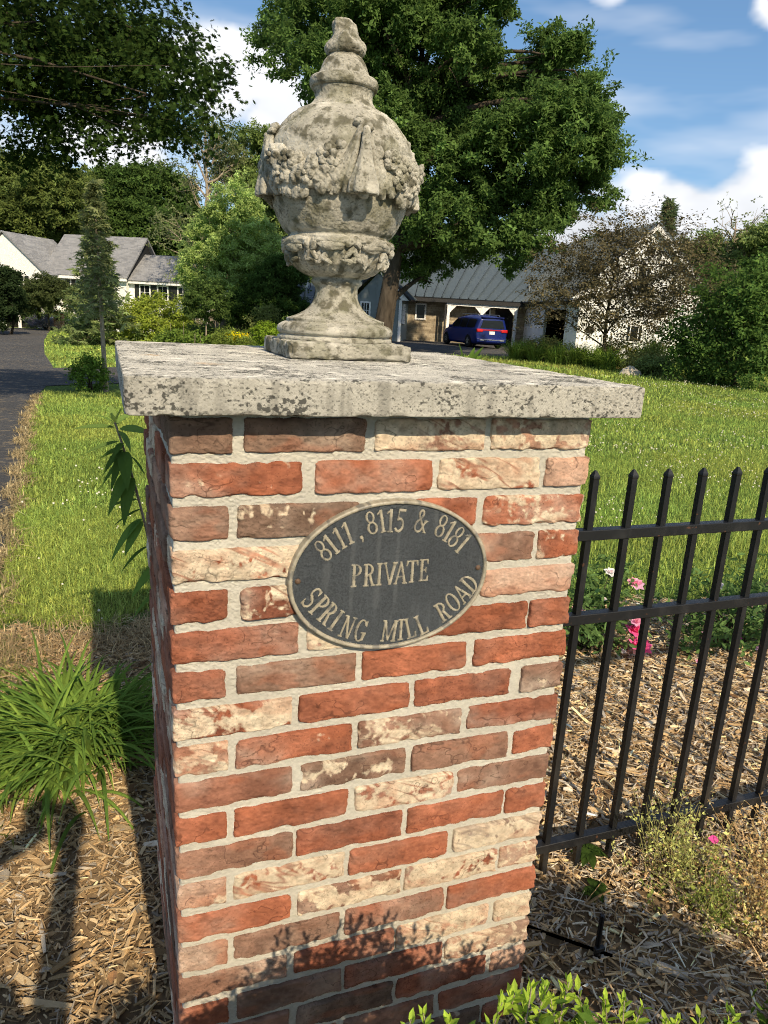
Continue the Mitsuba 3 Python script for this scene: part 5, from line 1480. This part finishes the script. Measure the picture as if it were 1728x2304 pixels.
def chips(n, x0, x1, y0, y1, Lm, wm, rng, pal, keep=None, thick=.0035, zj=.006):
    x, y = rng.uniform(x0, x1, n), rng.uniform(y0, y1, n)
    if keep is not None:
        k = keep(x, y)
        x, y = x[k], y[k]
    n = len(x)
    L = Lm * np.exp(rng.normal(0, .5, n))
    w = wm * np.exp(rng.normal(0, .45, n))
    t = thick * np.exp(rng.normal(0, .3, n))
    a = rng.random(n) * 6.283
    el = rng.normal(0, .09, n)
    d = np.stack([np.cos(a) * np.cos(el), np.sin(a) * np.cos(el), np.sin(el)], 1)
    s = unit(np.cross(d, [0, 0, 1.]) + np.array([0, 0, 1.]) * rng.normal(0, .35, n)[:, None])
    u = np.cross(s, d)
    z = .004 + np.abs(rng.normal(0, zj, n)) + np.abs(np.sin(el)) * L * .3
    c = np.stack([x, y, hh(x, y) + z], 1)
    bend = rng.normal(0, .05, n)
    vs = []
    for sl, ww, tt in ((-.5, .78, .6), (.0, 1., 1.), (.5, .66, .6)):
        off = c + d * (sl * L)[:, None] + u * ((abs(sl) * 2 * bend * L)[:, None])
        sk = s * (rng.normal(0, .12, n) * w)[:, None]
        vs += [off + sk - s * (w * ww / 2)[:, None] + u * (t * tt / 2)[:, None], off + sk + s * (w * ww / 2)[:, None] + u * (t * tt / 2)[:, None], off + sk + s * (w * ww / 2)[:, None] - u * (t * tt / 2)[:, None], off + sk - s * (w * ww / 2)[:, None] - u * (t * tt / 2)[:, None]]
    V = np.stack(vs, 1).reshape(-1, 3)
    f = []
    for i in (0, 4):
        for j in range(4):
            f += [[i + j, i + (j + 1) % 4, i + 4 + (j + 1) % 4], [i + j, i + 4 + (j + 1) % 4, i + 4 + j]]
    f += [[0, 2, 1], [0, 3, 2], [8, 9, 10], [8, 10, 11]]
    F = (np.array(f)[None] + (np.arange(n) * 12)[:, None, None]).reshape(-1, 3)
    pal = np.asarray(pal)
    col = pal[rng.integers(0, len(pal), n)] * np.exp(rng.normal(0, .28, n))[:, None]
    return V, F, np.repeat(np.clip(col, 0, .85), 12, 0)


PALW = [(.44, .31, .165), (.38, .26, .135), (.52, .39, .22), (.30, .20, .10), (.24, .16, .085), (.42, .32, .19), (.34, .29, .22)]
PALG = [tuple(1.35 * q for q in c) for c in PALW] + [(.45, .40, .32), (.66, .57, .42), (.30, .25, .2), (.6, .5, .36)]
notp = lambda x, y: ~((x > .01) & (x < PW - .01) & (y > .01) & (y < PD - .01))
rg = rng_(302)
left = lambda x, y: notp(x, y) & (y < 2.35 + wob(x)) & (x > np.interp(y, [q[1] for q in DR], [q[0] for q in DR]) + .04 + .04 * np.sin(y * 8))
add_leaves('wood_chips', join([chips(19000, -.85, .35, -1.2, 2.5, .022, .0046, rg, PALW, left), chips(15000, -.85, .35, -1.2, 2.5, .030, .0021, rg, PALW, left, .0016, .009), chips(420, -.7, .05, -.9, 1.6, .046, .010, rg, PALW, left, .0045, .008)]), None, 'tinted', kind='stuff', label='tan wood chip mulch left of the pillar', cat='mulch')
right = lambda x, y: notp(x, y) & (y < 2.05 + .8 * wob(x * .6))
add_leaves('wood_chips', join([chips(34000, .2, 3.4, -1.0, 2.2, .023, .0050, rg, PALG, right), chips(30000, .2, 3.4, -1.0, 2.2, .036, .0022, rg, PALG, right, .0016, .009), chips(1300, .7, 3.2, -.9, 2.0, .050, .0095, rg, PALG, right, .0045, .009)]), None, 'tinted', kind='stuff', label='pale wood chip mulch around the fence and roses', cat='mulch')
bk = chips(1, 1.135, 1.136, .0, .001, .050, .018, rng_(4), [(.42, .38, .31)], None, .014, .0)
add_leaves('wood_piece', bk, None, 'tinted', label='large pale grey piece of wood lying on the shaded mulch right of the pillar', cat='wood piece')

rg = rng_(306)
n = 240
x, y = np.r_[rg.uniform(-.7, .1, 70), rg.uniform(.75, 3.2, 170)], np.r_[rg.uniform(-.6, 2.2, 70), rg.uniform(-.7, 2.0, 170)]
k = notp(x, y)
dl = leaves(np.stack([x, y, .016 + 0 * x], 1)[k], (rg.normal(0, .22, (n, 3)) + [0, 0, 1])[k], .034 * np.exp(rg.normal(0, .3, n))[k], (OVAL[0] * [1, 1.5, 2.5], OVAL[1]), rg, (.085, .052, .028), .4, .2)
add_leaves('dead_leaves', dl, None, 'tinted', kind='stuff', label='small brown dead leaves and scraps lying on the mulch', cat='dead leaves')

# ---------------------------------------------------------------- liriope clump left of the pillar
lc = thing('strap_leaf_clump', 'large clump of arching strap leaves left of the pillar', 'plant')
rg = rng_(303)
for i in range(640):
    cx0, cy0 = -.25 + rg.normal(0, .09), 1.36 + rg.normal(0, .10)
    out = math.atan2(cy0 - 1.36, cx0 + .20) if rg.random() < .55 else rg.random() * 6.283
    a = out + rg.normal(0, .5)
    L_ = rg.uniform(.24, .46)
    v, f = strap(np.array([cx0, cy0, -.01]), a, L_, rg.uniform(.0100, .0165), rg.uniform(.32, .78), rg.uniform(.75, 1.4), 9)
    c = np.array((.140, .25, .05)) * math.exp(rg.normal(0, .25)) * (1 + rg.random() * np.array([.45, .2, .1]))
    if i < 290:
        add('leaf', (v, f), 'gloss_leaf', lc, color=np.tile(c, (len(v), 1)))
    else:
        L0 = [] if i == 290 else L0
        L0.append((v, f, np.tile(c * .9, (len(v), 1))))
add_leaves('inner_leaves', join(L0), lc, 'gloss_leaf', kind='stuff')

# ---------------------------------------------------------------- broad leaved plant behind the pillar
hy = thing('broad_leaf_plant', 'leafy stem with large pointed leaves rising behind the left edge of the pillar', 'plant')
st = bez((.12, 1.22, 0), (.06, 1.18, .75), (-.062, 1.15, 1.165), 24)
add('stem', tube(st, np.linspace(.007, .003, 24), 7), 'pale_bark', hy, smooth=True)


def broad(p, d, L, w, droop, col, fold=.25, segs=8, roll=0.):
    """pointed leaf blade: midrib curving down, sides folded up a little"""
    d = unit(d)
    side = unit(np.cross(d, [0, 0, 1.]))
    side = unit(side * math.cos(roll) + np.array([0, 0, 1.]) * math.sin(roll))
    s = np.linspace(0, 1, segs + 1)
    mid = p + L * (s[:, None] * d - (droop * s ** 2)[:, None] * [0, 0, 1.])
    ww = w / 2 * np.sin(np.pi * s ** .8) ** .8
    ww[-1] = 0.0005
    ed = np.array([0, 0, 1.]) * fold
    v = np.stack([mid - side * ww[:, None] + ed * ww[:, None], mid, mid + side * ww[:, None] + ed * ww[:, None]], 1).reshape(-1, 3)
    f = [q for i in range(segs) for b in (i * 3,) for q in ([b, b + 1, b + 4], [b, b + 4, b + 3], [b + 1, b + 2, b + 5], [b + 1, b + 5, b + 4])]
    return v, np.array(f), np.tile(col, (len(v), 1))


rg = rng_(304)
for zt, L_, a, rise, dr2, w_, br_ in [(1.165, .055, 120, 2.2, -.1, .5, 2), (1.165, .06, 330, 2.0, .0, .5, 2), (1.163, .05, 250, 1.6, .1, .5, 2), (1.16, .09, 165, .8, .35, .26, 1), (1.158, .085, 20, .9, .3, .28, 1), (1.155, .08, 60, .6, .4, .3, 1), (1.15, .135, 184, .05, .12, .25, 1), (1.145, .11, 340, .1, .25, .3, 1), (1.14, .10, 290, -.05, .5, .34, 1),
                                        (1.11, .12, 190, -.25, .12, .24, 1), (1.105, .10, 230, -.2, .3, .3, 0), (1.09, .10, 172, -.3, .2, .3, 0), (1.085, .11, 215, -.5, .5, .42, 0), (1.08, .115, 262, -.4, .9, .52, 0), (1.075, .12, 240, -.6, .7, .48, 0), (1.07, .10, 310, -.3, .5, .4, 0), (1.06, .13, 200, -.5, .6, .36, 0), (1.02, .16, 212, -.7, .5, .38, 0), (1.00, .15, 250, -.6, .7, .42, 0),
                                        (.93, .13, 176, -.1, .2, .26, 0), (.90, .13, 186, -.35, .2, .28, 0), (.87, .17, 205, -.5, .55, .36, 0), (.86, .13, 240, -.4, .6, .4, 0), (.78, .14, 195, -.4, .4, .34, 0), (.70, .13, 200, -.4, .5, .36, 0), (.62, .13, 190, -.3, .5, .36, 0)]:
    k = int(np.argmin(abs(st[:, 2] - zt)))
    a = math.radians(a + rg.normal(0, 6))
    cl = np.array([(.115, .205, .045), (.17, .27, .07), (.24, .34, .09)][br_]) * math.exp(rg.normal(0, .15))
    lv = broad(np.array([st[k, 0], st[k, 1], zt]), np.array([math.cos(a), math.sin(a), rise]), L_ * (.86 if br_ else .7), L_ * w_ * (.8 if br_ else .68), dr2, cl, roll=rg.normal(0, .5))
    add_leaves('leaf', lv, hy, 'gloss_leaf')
mk = thing('milkweed_sprout', 'bright green leaf pair poking up behind the pillar cap', 'plant')
mp = np.array([1.07, 1.2, 1.335])
add('stem', tube([(1.05, 1.22, 0), (1.06, 1.21, .7), mp - [0, 0, .01]], [.007, .006, .004], 7), 'pale_bark', mk)
for d, L_, w in (((-.5, .1, 1.4), .10, .028), ((.65, -.1, 1.0), .10, .05), ((.25, -.3, 1.3), .085, .045), ((.9, .3, .7), .09, .04)):
    d = unit(np.array(d))
    v, f, c = broad(mp, d, L_, w, .0, (.16, .27, .05), .4)
    add_leaves('leaf', (v, f, c), mk, 'gloss_leaf')

# ---------------------------------------------------------------- boxwood hedge in front
hg = thing('boxwood_hedge', 'low boxwood hedge with bright new shoots in front of the pillar', 'hedge')
rg = rng_(305)
HX = [-.30, -.12, 0, .08, .16, .22, .29, .36, .42, .50, .59, .71, .78, .86, .95, 1.10, 1.25, 1.4]
HZ = [.50, .57, .62, .65, .68, .715, .72, .705, .69, .645, .59, .55, .58, .65, .66, .63, .54, .38]


def htop(x):
    return np.interp(x, HX, HZ)


add('branches', cat(*[tube(bez((x_, -.65, 0), (x_, -.65, .2), (x_ + rg.normal(0, .1), -.64 + rg.normal(0, .1), float(htop(x_)) * .85), 5), np.linspace(.008, .003, 5), 5) for x_ in np.linspace(-.2, 1.25, 26)]), 'bark', hg)
C_, N_ = [], []
for i in range(2600):
    x_ = rg.uniform(-.30, 1.38)
    zt = float(htop(x_))
    ph = rg.uniform(-.2, math.pi + .2)
    yy, zz_ = -.64 + .13 * math.cos(ph), zt - .17 + .15 * math.sin(ph) if math.sin(ph) > 0 else zt * rg.random()
    zz_ = min(zz_, zt - .02) if rg.random() < .8 else zt * rg.uniform(.2, .9)
    nn = np.array([0, math.cos(ph), max(.1, math.sin(ph))])
    m_ = 11
    g = np.array([x_, yy, zz_]) + rg.normal(0, .024, (m_, 3))
    C_.append(g), N_.append(nn + rg.normal(0, .6, (m_, 3)))
for i in range(1100):
    x_ = rg.uniform(-.30, 1.38)
    C_.append(np.array([x_, rg.uniform(-.74, -.52), float(htop(x_)) - rg.uniform(.012, .10)]) + rg.normal(0, .016, (11, 3))), N_.append(np.array([0, 0, .8]) + rg.normal(0, .7, (11, 3)))
add_leaves('old_leaves', leaves(np.vstack(C_), np.vstack(N_), .019 * np.exp(rg.normal(0, .2, 3700 * 11)), OVAL, rg, (.040, .080, .016), .25, .5), hg, 'gloss_leaf', kind='stuff')


def shoot(p, d, n, L, col, parent, leaf_parts=True, ls=.021):
    d = unit(d)
    sh = add('shoot', tube(bez(p, p + d * L * .5 + rg.normal(0, L * .05, 3), p + d * L, 6), np.linspace(.0013, .0006, 6), 5), 'pale_bark', parent)
    out = []
    for i in range(n):
        s = (i // 2 + .6) / (n / 2)
        a = (i % 2) * math.pi + (i // 2) * 1.4 + rg.normal(0, .3)
        e1 = unit(np.cross(d, [.3, .2, .9]))
        e2 = np.cross(d, e1)
        o = math.cos(a) * e1 + math.sin(a) * e2
        ax = unit(o * (1 - .5 * s) + d * (.45 + .7 * s))
        l_ = leaves([p + d * L * min(s, 1)], [unit(np.cross(ax, np.cross(d, ax)) + rg.normal(0, .15, 3))], ls * rg.uniform(.75, 1.15) * (1 - .25 * (s > .9)), OVAL, rg, col, .14, .25, axis=np.array([ax]))
        out.append(l_)
        if leaf_parts:
            add_leaves('leaf', l_, sh, 'gloss_leaf')
    if not leaf_parts:
        add_leaves('leaves', join(out), sh, 'gloss_leaf')


for x_, yy, zt in [(0.431, -0.5, 0.731), (0.376, -0.5, 0.742), (0.492, -0.5, 0.683), (0.524, -0.5, 0.673), (0.559, -0.5, 0.649), (0.664, -0.5, 0.597), (0.734, -0.5, 0.573), (0.337, -0.5, 0.731), (0.233, -0.5, 0.751), (0.406, -0.5, 0.716), (0.462, -0.5, 0.686), (0.266, -0.5, 0.727), (0.604, -0.5, 0.607), (0.353, -0.5, 0.74), (0.445, -0.5, 0.717), (0.397, -0.5, 0.739), (0.627, -0.5, 0.603), (0.218, -0.5, 0.747)]:
    L_ = rg.uniform(.06, .085)
    d_ = np.array([rg.normal(0, .2), rg.normal(.1, .15), 1.0])
    shoot(np.array([x_, yy, zt - .006]) - unit(d_) * L_, d_, 14, L_, (.17, .255, .035), hg)
for i in range(80):
    x_ = rg.uniform(-.25, 1.3)
    shoot(np.array([x_, -.62 + rg.normal(0, .06), float(htop(x_)) - .06]), np.array([rg.normal(0, .3), rg.normal(0, .3), 1.0]), 12, rg.uniform(.04, .066), (.12, .20, .03), hg, False)

# ---------------------------------------------------------------- roses behind the fence


def rose(name, label, c, blobs_, flowers, seed):
    t = thing(name, label, 'rose bush')
    rng = rng_(seed)
    ms = []
    for b in blobs_:
        for _ in range(5):
            e = np.array(b[:3]) + rng.normal(0, .4, 3) * b[3]
            ms.append(tube(bez((c[0] + rng.normal(0, .04), c[1] + rng.normal(0, .04), 0), ((c[0] + e[0]) / 2, (c[1] + e[1]) / 2, e[2] * .7), e, 7), np.linspace(.006, .0025, 7), 5))
    add('stems', cat(*ms), 'bark', t, smooth=True)
    add_leaves('leaves', crown(blobs_, 40 * len(blobs_), 12, .045, .036, rng, (.055, .10, .034), OVAL, L=.09, inner=.35, low=.9, yel=.25), t, 'gloss_leaf')
    for p, r, col in flowers:
        p = np.array(p)
        vs = []
        for ring, (n, tilt, sc) in enumerate(((6, .25, 1.0), (6, .7, .85), (5, 1.2, .6), (3, 1.5, .4))):
            for k in range(n):
                a = k * 6.283 / n + ring * .5 + rng.normal(0, .12)
                o = np.array([math.cos(a), math.sin(a) * .8 - .25, 0.])
                ax = unit(o * math.cos(tilt) + np.array([0, -.35, .8]) * math.sin(tilt))
                nn = unit(np.array([0, -.5, 1.]) * math.cos(tilt) - o * math.sin(tilt))
                vs.append(leaves([p], [nn], r * sc, (OVAL[0] * [1, 1.7, 1.5], OVAL[1]), rng, np.array(col) * (1 - .14 * ring), .10, .0, axis=np.array([ax])))
        k = add_leaves('flower', join(vs), t, 'foliage')
        add('flower_stem', tube(bez(p, p - [0, -.02, .05], (c[0] * .3 + p[0] * .7, c[1] * .3 + p[1] * .7, p[2] - .14), 5), .0022, 5), 'bark', k)
    return t


PK, PL, WP = (.62, .09, .24), (.66, .28, .38), (.72, .56, .56)
rose('rose_bush', 'pink rose bush between the pillar and the second fence picket', (2.02, 1.62), [(1.98, 1.62, .20, .16, .16), (2.08, 1.66, .27, .14, .11), (1.88, 1.6, .16, .13, .13), (2.2, 1.62, .13, .10, .09)],
     [((2.075, 1.55, .405), .038, WP), ((2.225, 1.55, .335), .05, PL), ((2.225, 1.5, .12), .058, PK), ((2.24, 1.47, .05), .064, PK), ((2.21, 1.49, .17), .04, PL), ((1.88, 1.5, .26), .03, PL), ((2.02, 1.5, .30), .014, WP), ((2.17, 1.5, .02), .02, WP)], 401)
rose('rose_bush', 'dark leaved rose bush with few pale flowers behind the right pickets', (2.75, 1.45), [(2.60, 1.46, .16, .17, .15), (2.80, 1.5, .19, .18, .16), (3.0, 1.5, .17, .18, .16), (2.7, 1.4, .10, .2, .10), (3.2, 1.5, .15, .18, .15)],
     [((2.615, 1.42, .345), .030, WP), ((2.83, 1.42, .235), .022, PL), ((2.86, 1.4, .175), .02, PL), ((2.87, 1.36, .02), .034, (.60, .45, .62)), ((2.72, 1.36, .09), .026, (.4, .07, .3)), ((2.51, 1.36, .14), .018, PL), ((2.44, 1.3, .03), .02, PL)], 402)
rose('rose_bush', 'low rose bush further right along the fence', (3.7, 1.5), [(3.6, 1.5, .2, .2, .18), (3.8, 1.5, .22, .2, .18)], [((3.5, 1.4, .38), .03, PL)], 403)

# ---------------------------------------------------------------- weeds, stake, tube


def weed(name, label, c, r, hgt, n, seed, col, lcol, nl=26):
    t = thing(name, label, 'weed')
    rng = rng_(seed)
    ms, C_ = [], []
    for i in range(n):
        b = np.array([c[0] + rng.normal(0, r * .5), c[1] + rng.normal(0, r * .5), 0])
        e = b + [rng.normal(0, r * .55), rng.normal(0, r * .4), hgt * rng.uniform(.4, 1.05)]
        p_ = bez(b, (b + e) / 2 + rng.normal(0, r * .18, 3), e, 7)
        ms.append(tube(p_, np.linspace(.0016, .0007, 7), 4, cap=False))
        k = rng.random(nl)
        C_.append(np.stack([np.interp(k, np.linspace(0, 1, 7), p_[:, j]) for j in range(3)], 1) + rng.normal(0, .010, (nl, 3)))
    m = cat(*ms)
    add('stems', m, 'tinted', t, color=np.tile(col, (len(m.vertices), 1)))
    C_ = np.vstack(C_)
    add_leaves('leaves', leaves(C_, rng.normal(size=(len(C_), 3)) + [0, 0, .5], .010 * np.exp(rng.normal(0, .3, len(C_))), DIA, rng, lcol, .3, .3), t)


weed('dry_weed', 'feathery pale green weed growing against the bottom fence rail', (1.42, .27), .13, .24, 55, 501, (.26, .24, .10), (.28, .32, .12))
weed('dry_weed', 'tangled tan dry weed at the right edge below the fence', (1.66, .10), .17, .22, 80, 502, (.36, .25, .12), (.42, .31, .16))
weed('dry_weed', 'thin brown weed patch between the fence and the lower right bush', (1.50, -.02), .13, .15, 60, 503, (.36, .26, .13), (.42, .33, .16))
weed('dry_weed', 'greenish wispy weed at the foot of the tall feathery weed', (1.36, .12), .09, .12, 36, 504, (.2, .2, .08), (.14, .18, .05))
t = thing('seedling', 'small dark green seedling on the mulch below the fence', 'plant')
for i in range(9):
    a = rg.random() * 6.28
    add_leaves('leaf', broad(np.array([1.18, .37, .03]), np.array([math.cos(a), math.sin(a), .4]), .06, .028, .5, np.array((.05, .09, .02))), t, 'gloss_leaf')
t = thing('seedling', 'small dark green seedling in the shade between the first pickets and the stake', 'plant')
for i in range(8):
    a = rg.random() * 6.28
    add_leaves('leaf', broad(np.array([1.12, .26, .02]), np.array([math.cos(a), math.sin(a), .4]), .05, .024, .5, np.array((.05, .09, .02))), t, 'gloss_leaf')
pt_ = leaves([[1.475, .20, .14]], [[0, -.6, .6]], .035, (OVAL[0] * [1, 1.6, 1], OVAL[1]), rng_(1), (.62, .06, .22), 0, 0)
add_leaves('fallen_petal', pt_, None, 'foliage', label='fallen pink rose petal caught in the feathery weed', cat='petal')
sk = thing('drip_stake', 'black plastic stake standing in the shaded mulch right of the pillar', 'stake')
add('spike', cat(bx(.994, 1.004, .078, .082, 0, .13), bx(.997, 1.001, .073, .087, .0, .13)), 'black_plastic', sk)
add('holder', rbox((.028, .012, .012), .002).apply_translation([1.0, .074, .035]), 'black_plastic', sk)
add('drip_tube', tube(bez((.76, .32, .012), (.90, .16, .03), (1.03, .058, .02), 10), .0042, 8), 'black_plastic', smooth=True, label='thin black irrigation tube lying from the pillar to the stake', cat='hose')

# ---------------------------------------------------------------- the photographer, behind the camera (seen by the shadow only)
import manifold3d as m3


def bone(a, b, ra, rb):
    return m3.Manifold.batch_hull([m3.Manifold.sphere(ra, 20).translate(list(map(float, a))), m3.Manifold.sphere(rb, 20).translate(list(map(float, b)))])


J = lambda *q: np.array(q, float)
ox, oy = -.42, -1.62
hp, nk_, hd_ = J(ox, oy, .92), J(ox, oy + .03, 1.42), J(ox + .02, oy + .08, 1.58)
rs, ls_ = J(ox + .18, oy + .02, 1.36), J(ox - .18, oy + .02, 1.36)
rel, lel = J(-.15, -1.32, 1.06), J(-.56, -1.30, 1.36)
rh, lh = J(-.085, -1.19, 1.43), J(-.17, -1.19, 1.49)
bs = [bone(hp, nk_ - [0, 0, .12], .15, .15), bone(rs, ls_, .07, .07), bone(hp + [.09, 0, 0], hp - [.09, 0, 0], .13, .13), bone(nk_ - [0, 0, .1], hd_, .055, .06), bone(hd_, hd_ + [0, .02, .10], .095, .085),
      bone(rs, rel, .055, .045), bone(rel, rh, .043, .03), bone(ls_, lel, .055, .045), bone(lel, lh, .043, .03), bone(rh, rh + [.02, .03, .05], .03, .026), bone(lh, lh + [-.02, .03, .05], .03, .026)]
for s_ in (-1, 1):
    bs += [bone(hp + [.09 * s_, 0, 0], (ox + .1 * s_, oy + .02, .48), .10, .065), bone((ox + .1 * s_, oy + .02, .48), (ox + .1 * s_, oy, .08), .062, .045), bone((ox + .1 * s_, oy - .05, .045), (ox + .1 * s_, oy + .16, .03), .045, .03)]
for h_, s_ in ((rh, 1), (lh, -1)):
    for q in range(5):
        bs.append(bone(h_ + [.01 * s_, .02, .02 + .016 * q], h_ + [-.035 * s_, .045, .03 + .018 * q], .0095, .008))
body = m3.Manifold.batch_boolean(bs, m3.OpType.Add).refine_to_length(.02).to_mesh()
pm = trimesh.Trimesh(body.vert_properties[:, :3], body.tri_verts, process=True)
trimesh.smoothing.filter_taubin(pm, iterations=8)
ph = thing('person', 'person in dark clothes holding up a phone, seen only as a shadow', 'person')
add('figure', pm, 'cloth', ph, smooth=True)
hr = trimesh.creation.icosphere(subdivisions=3, radius=.112)
hr.apply_translation(hd_ + [0, -.012, .085])
add('hair', hr, 'hair', ph, smooth=True)
add('phone', rbox((.075, .009, .15), .004).apply_translation([-.10, -1.125, 1.46]), 'black_plastic', smooth=40, label='black phone held up at the camera position', cat='phone')
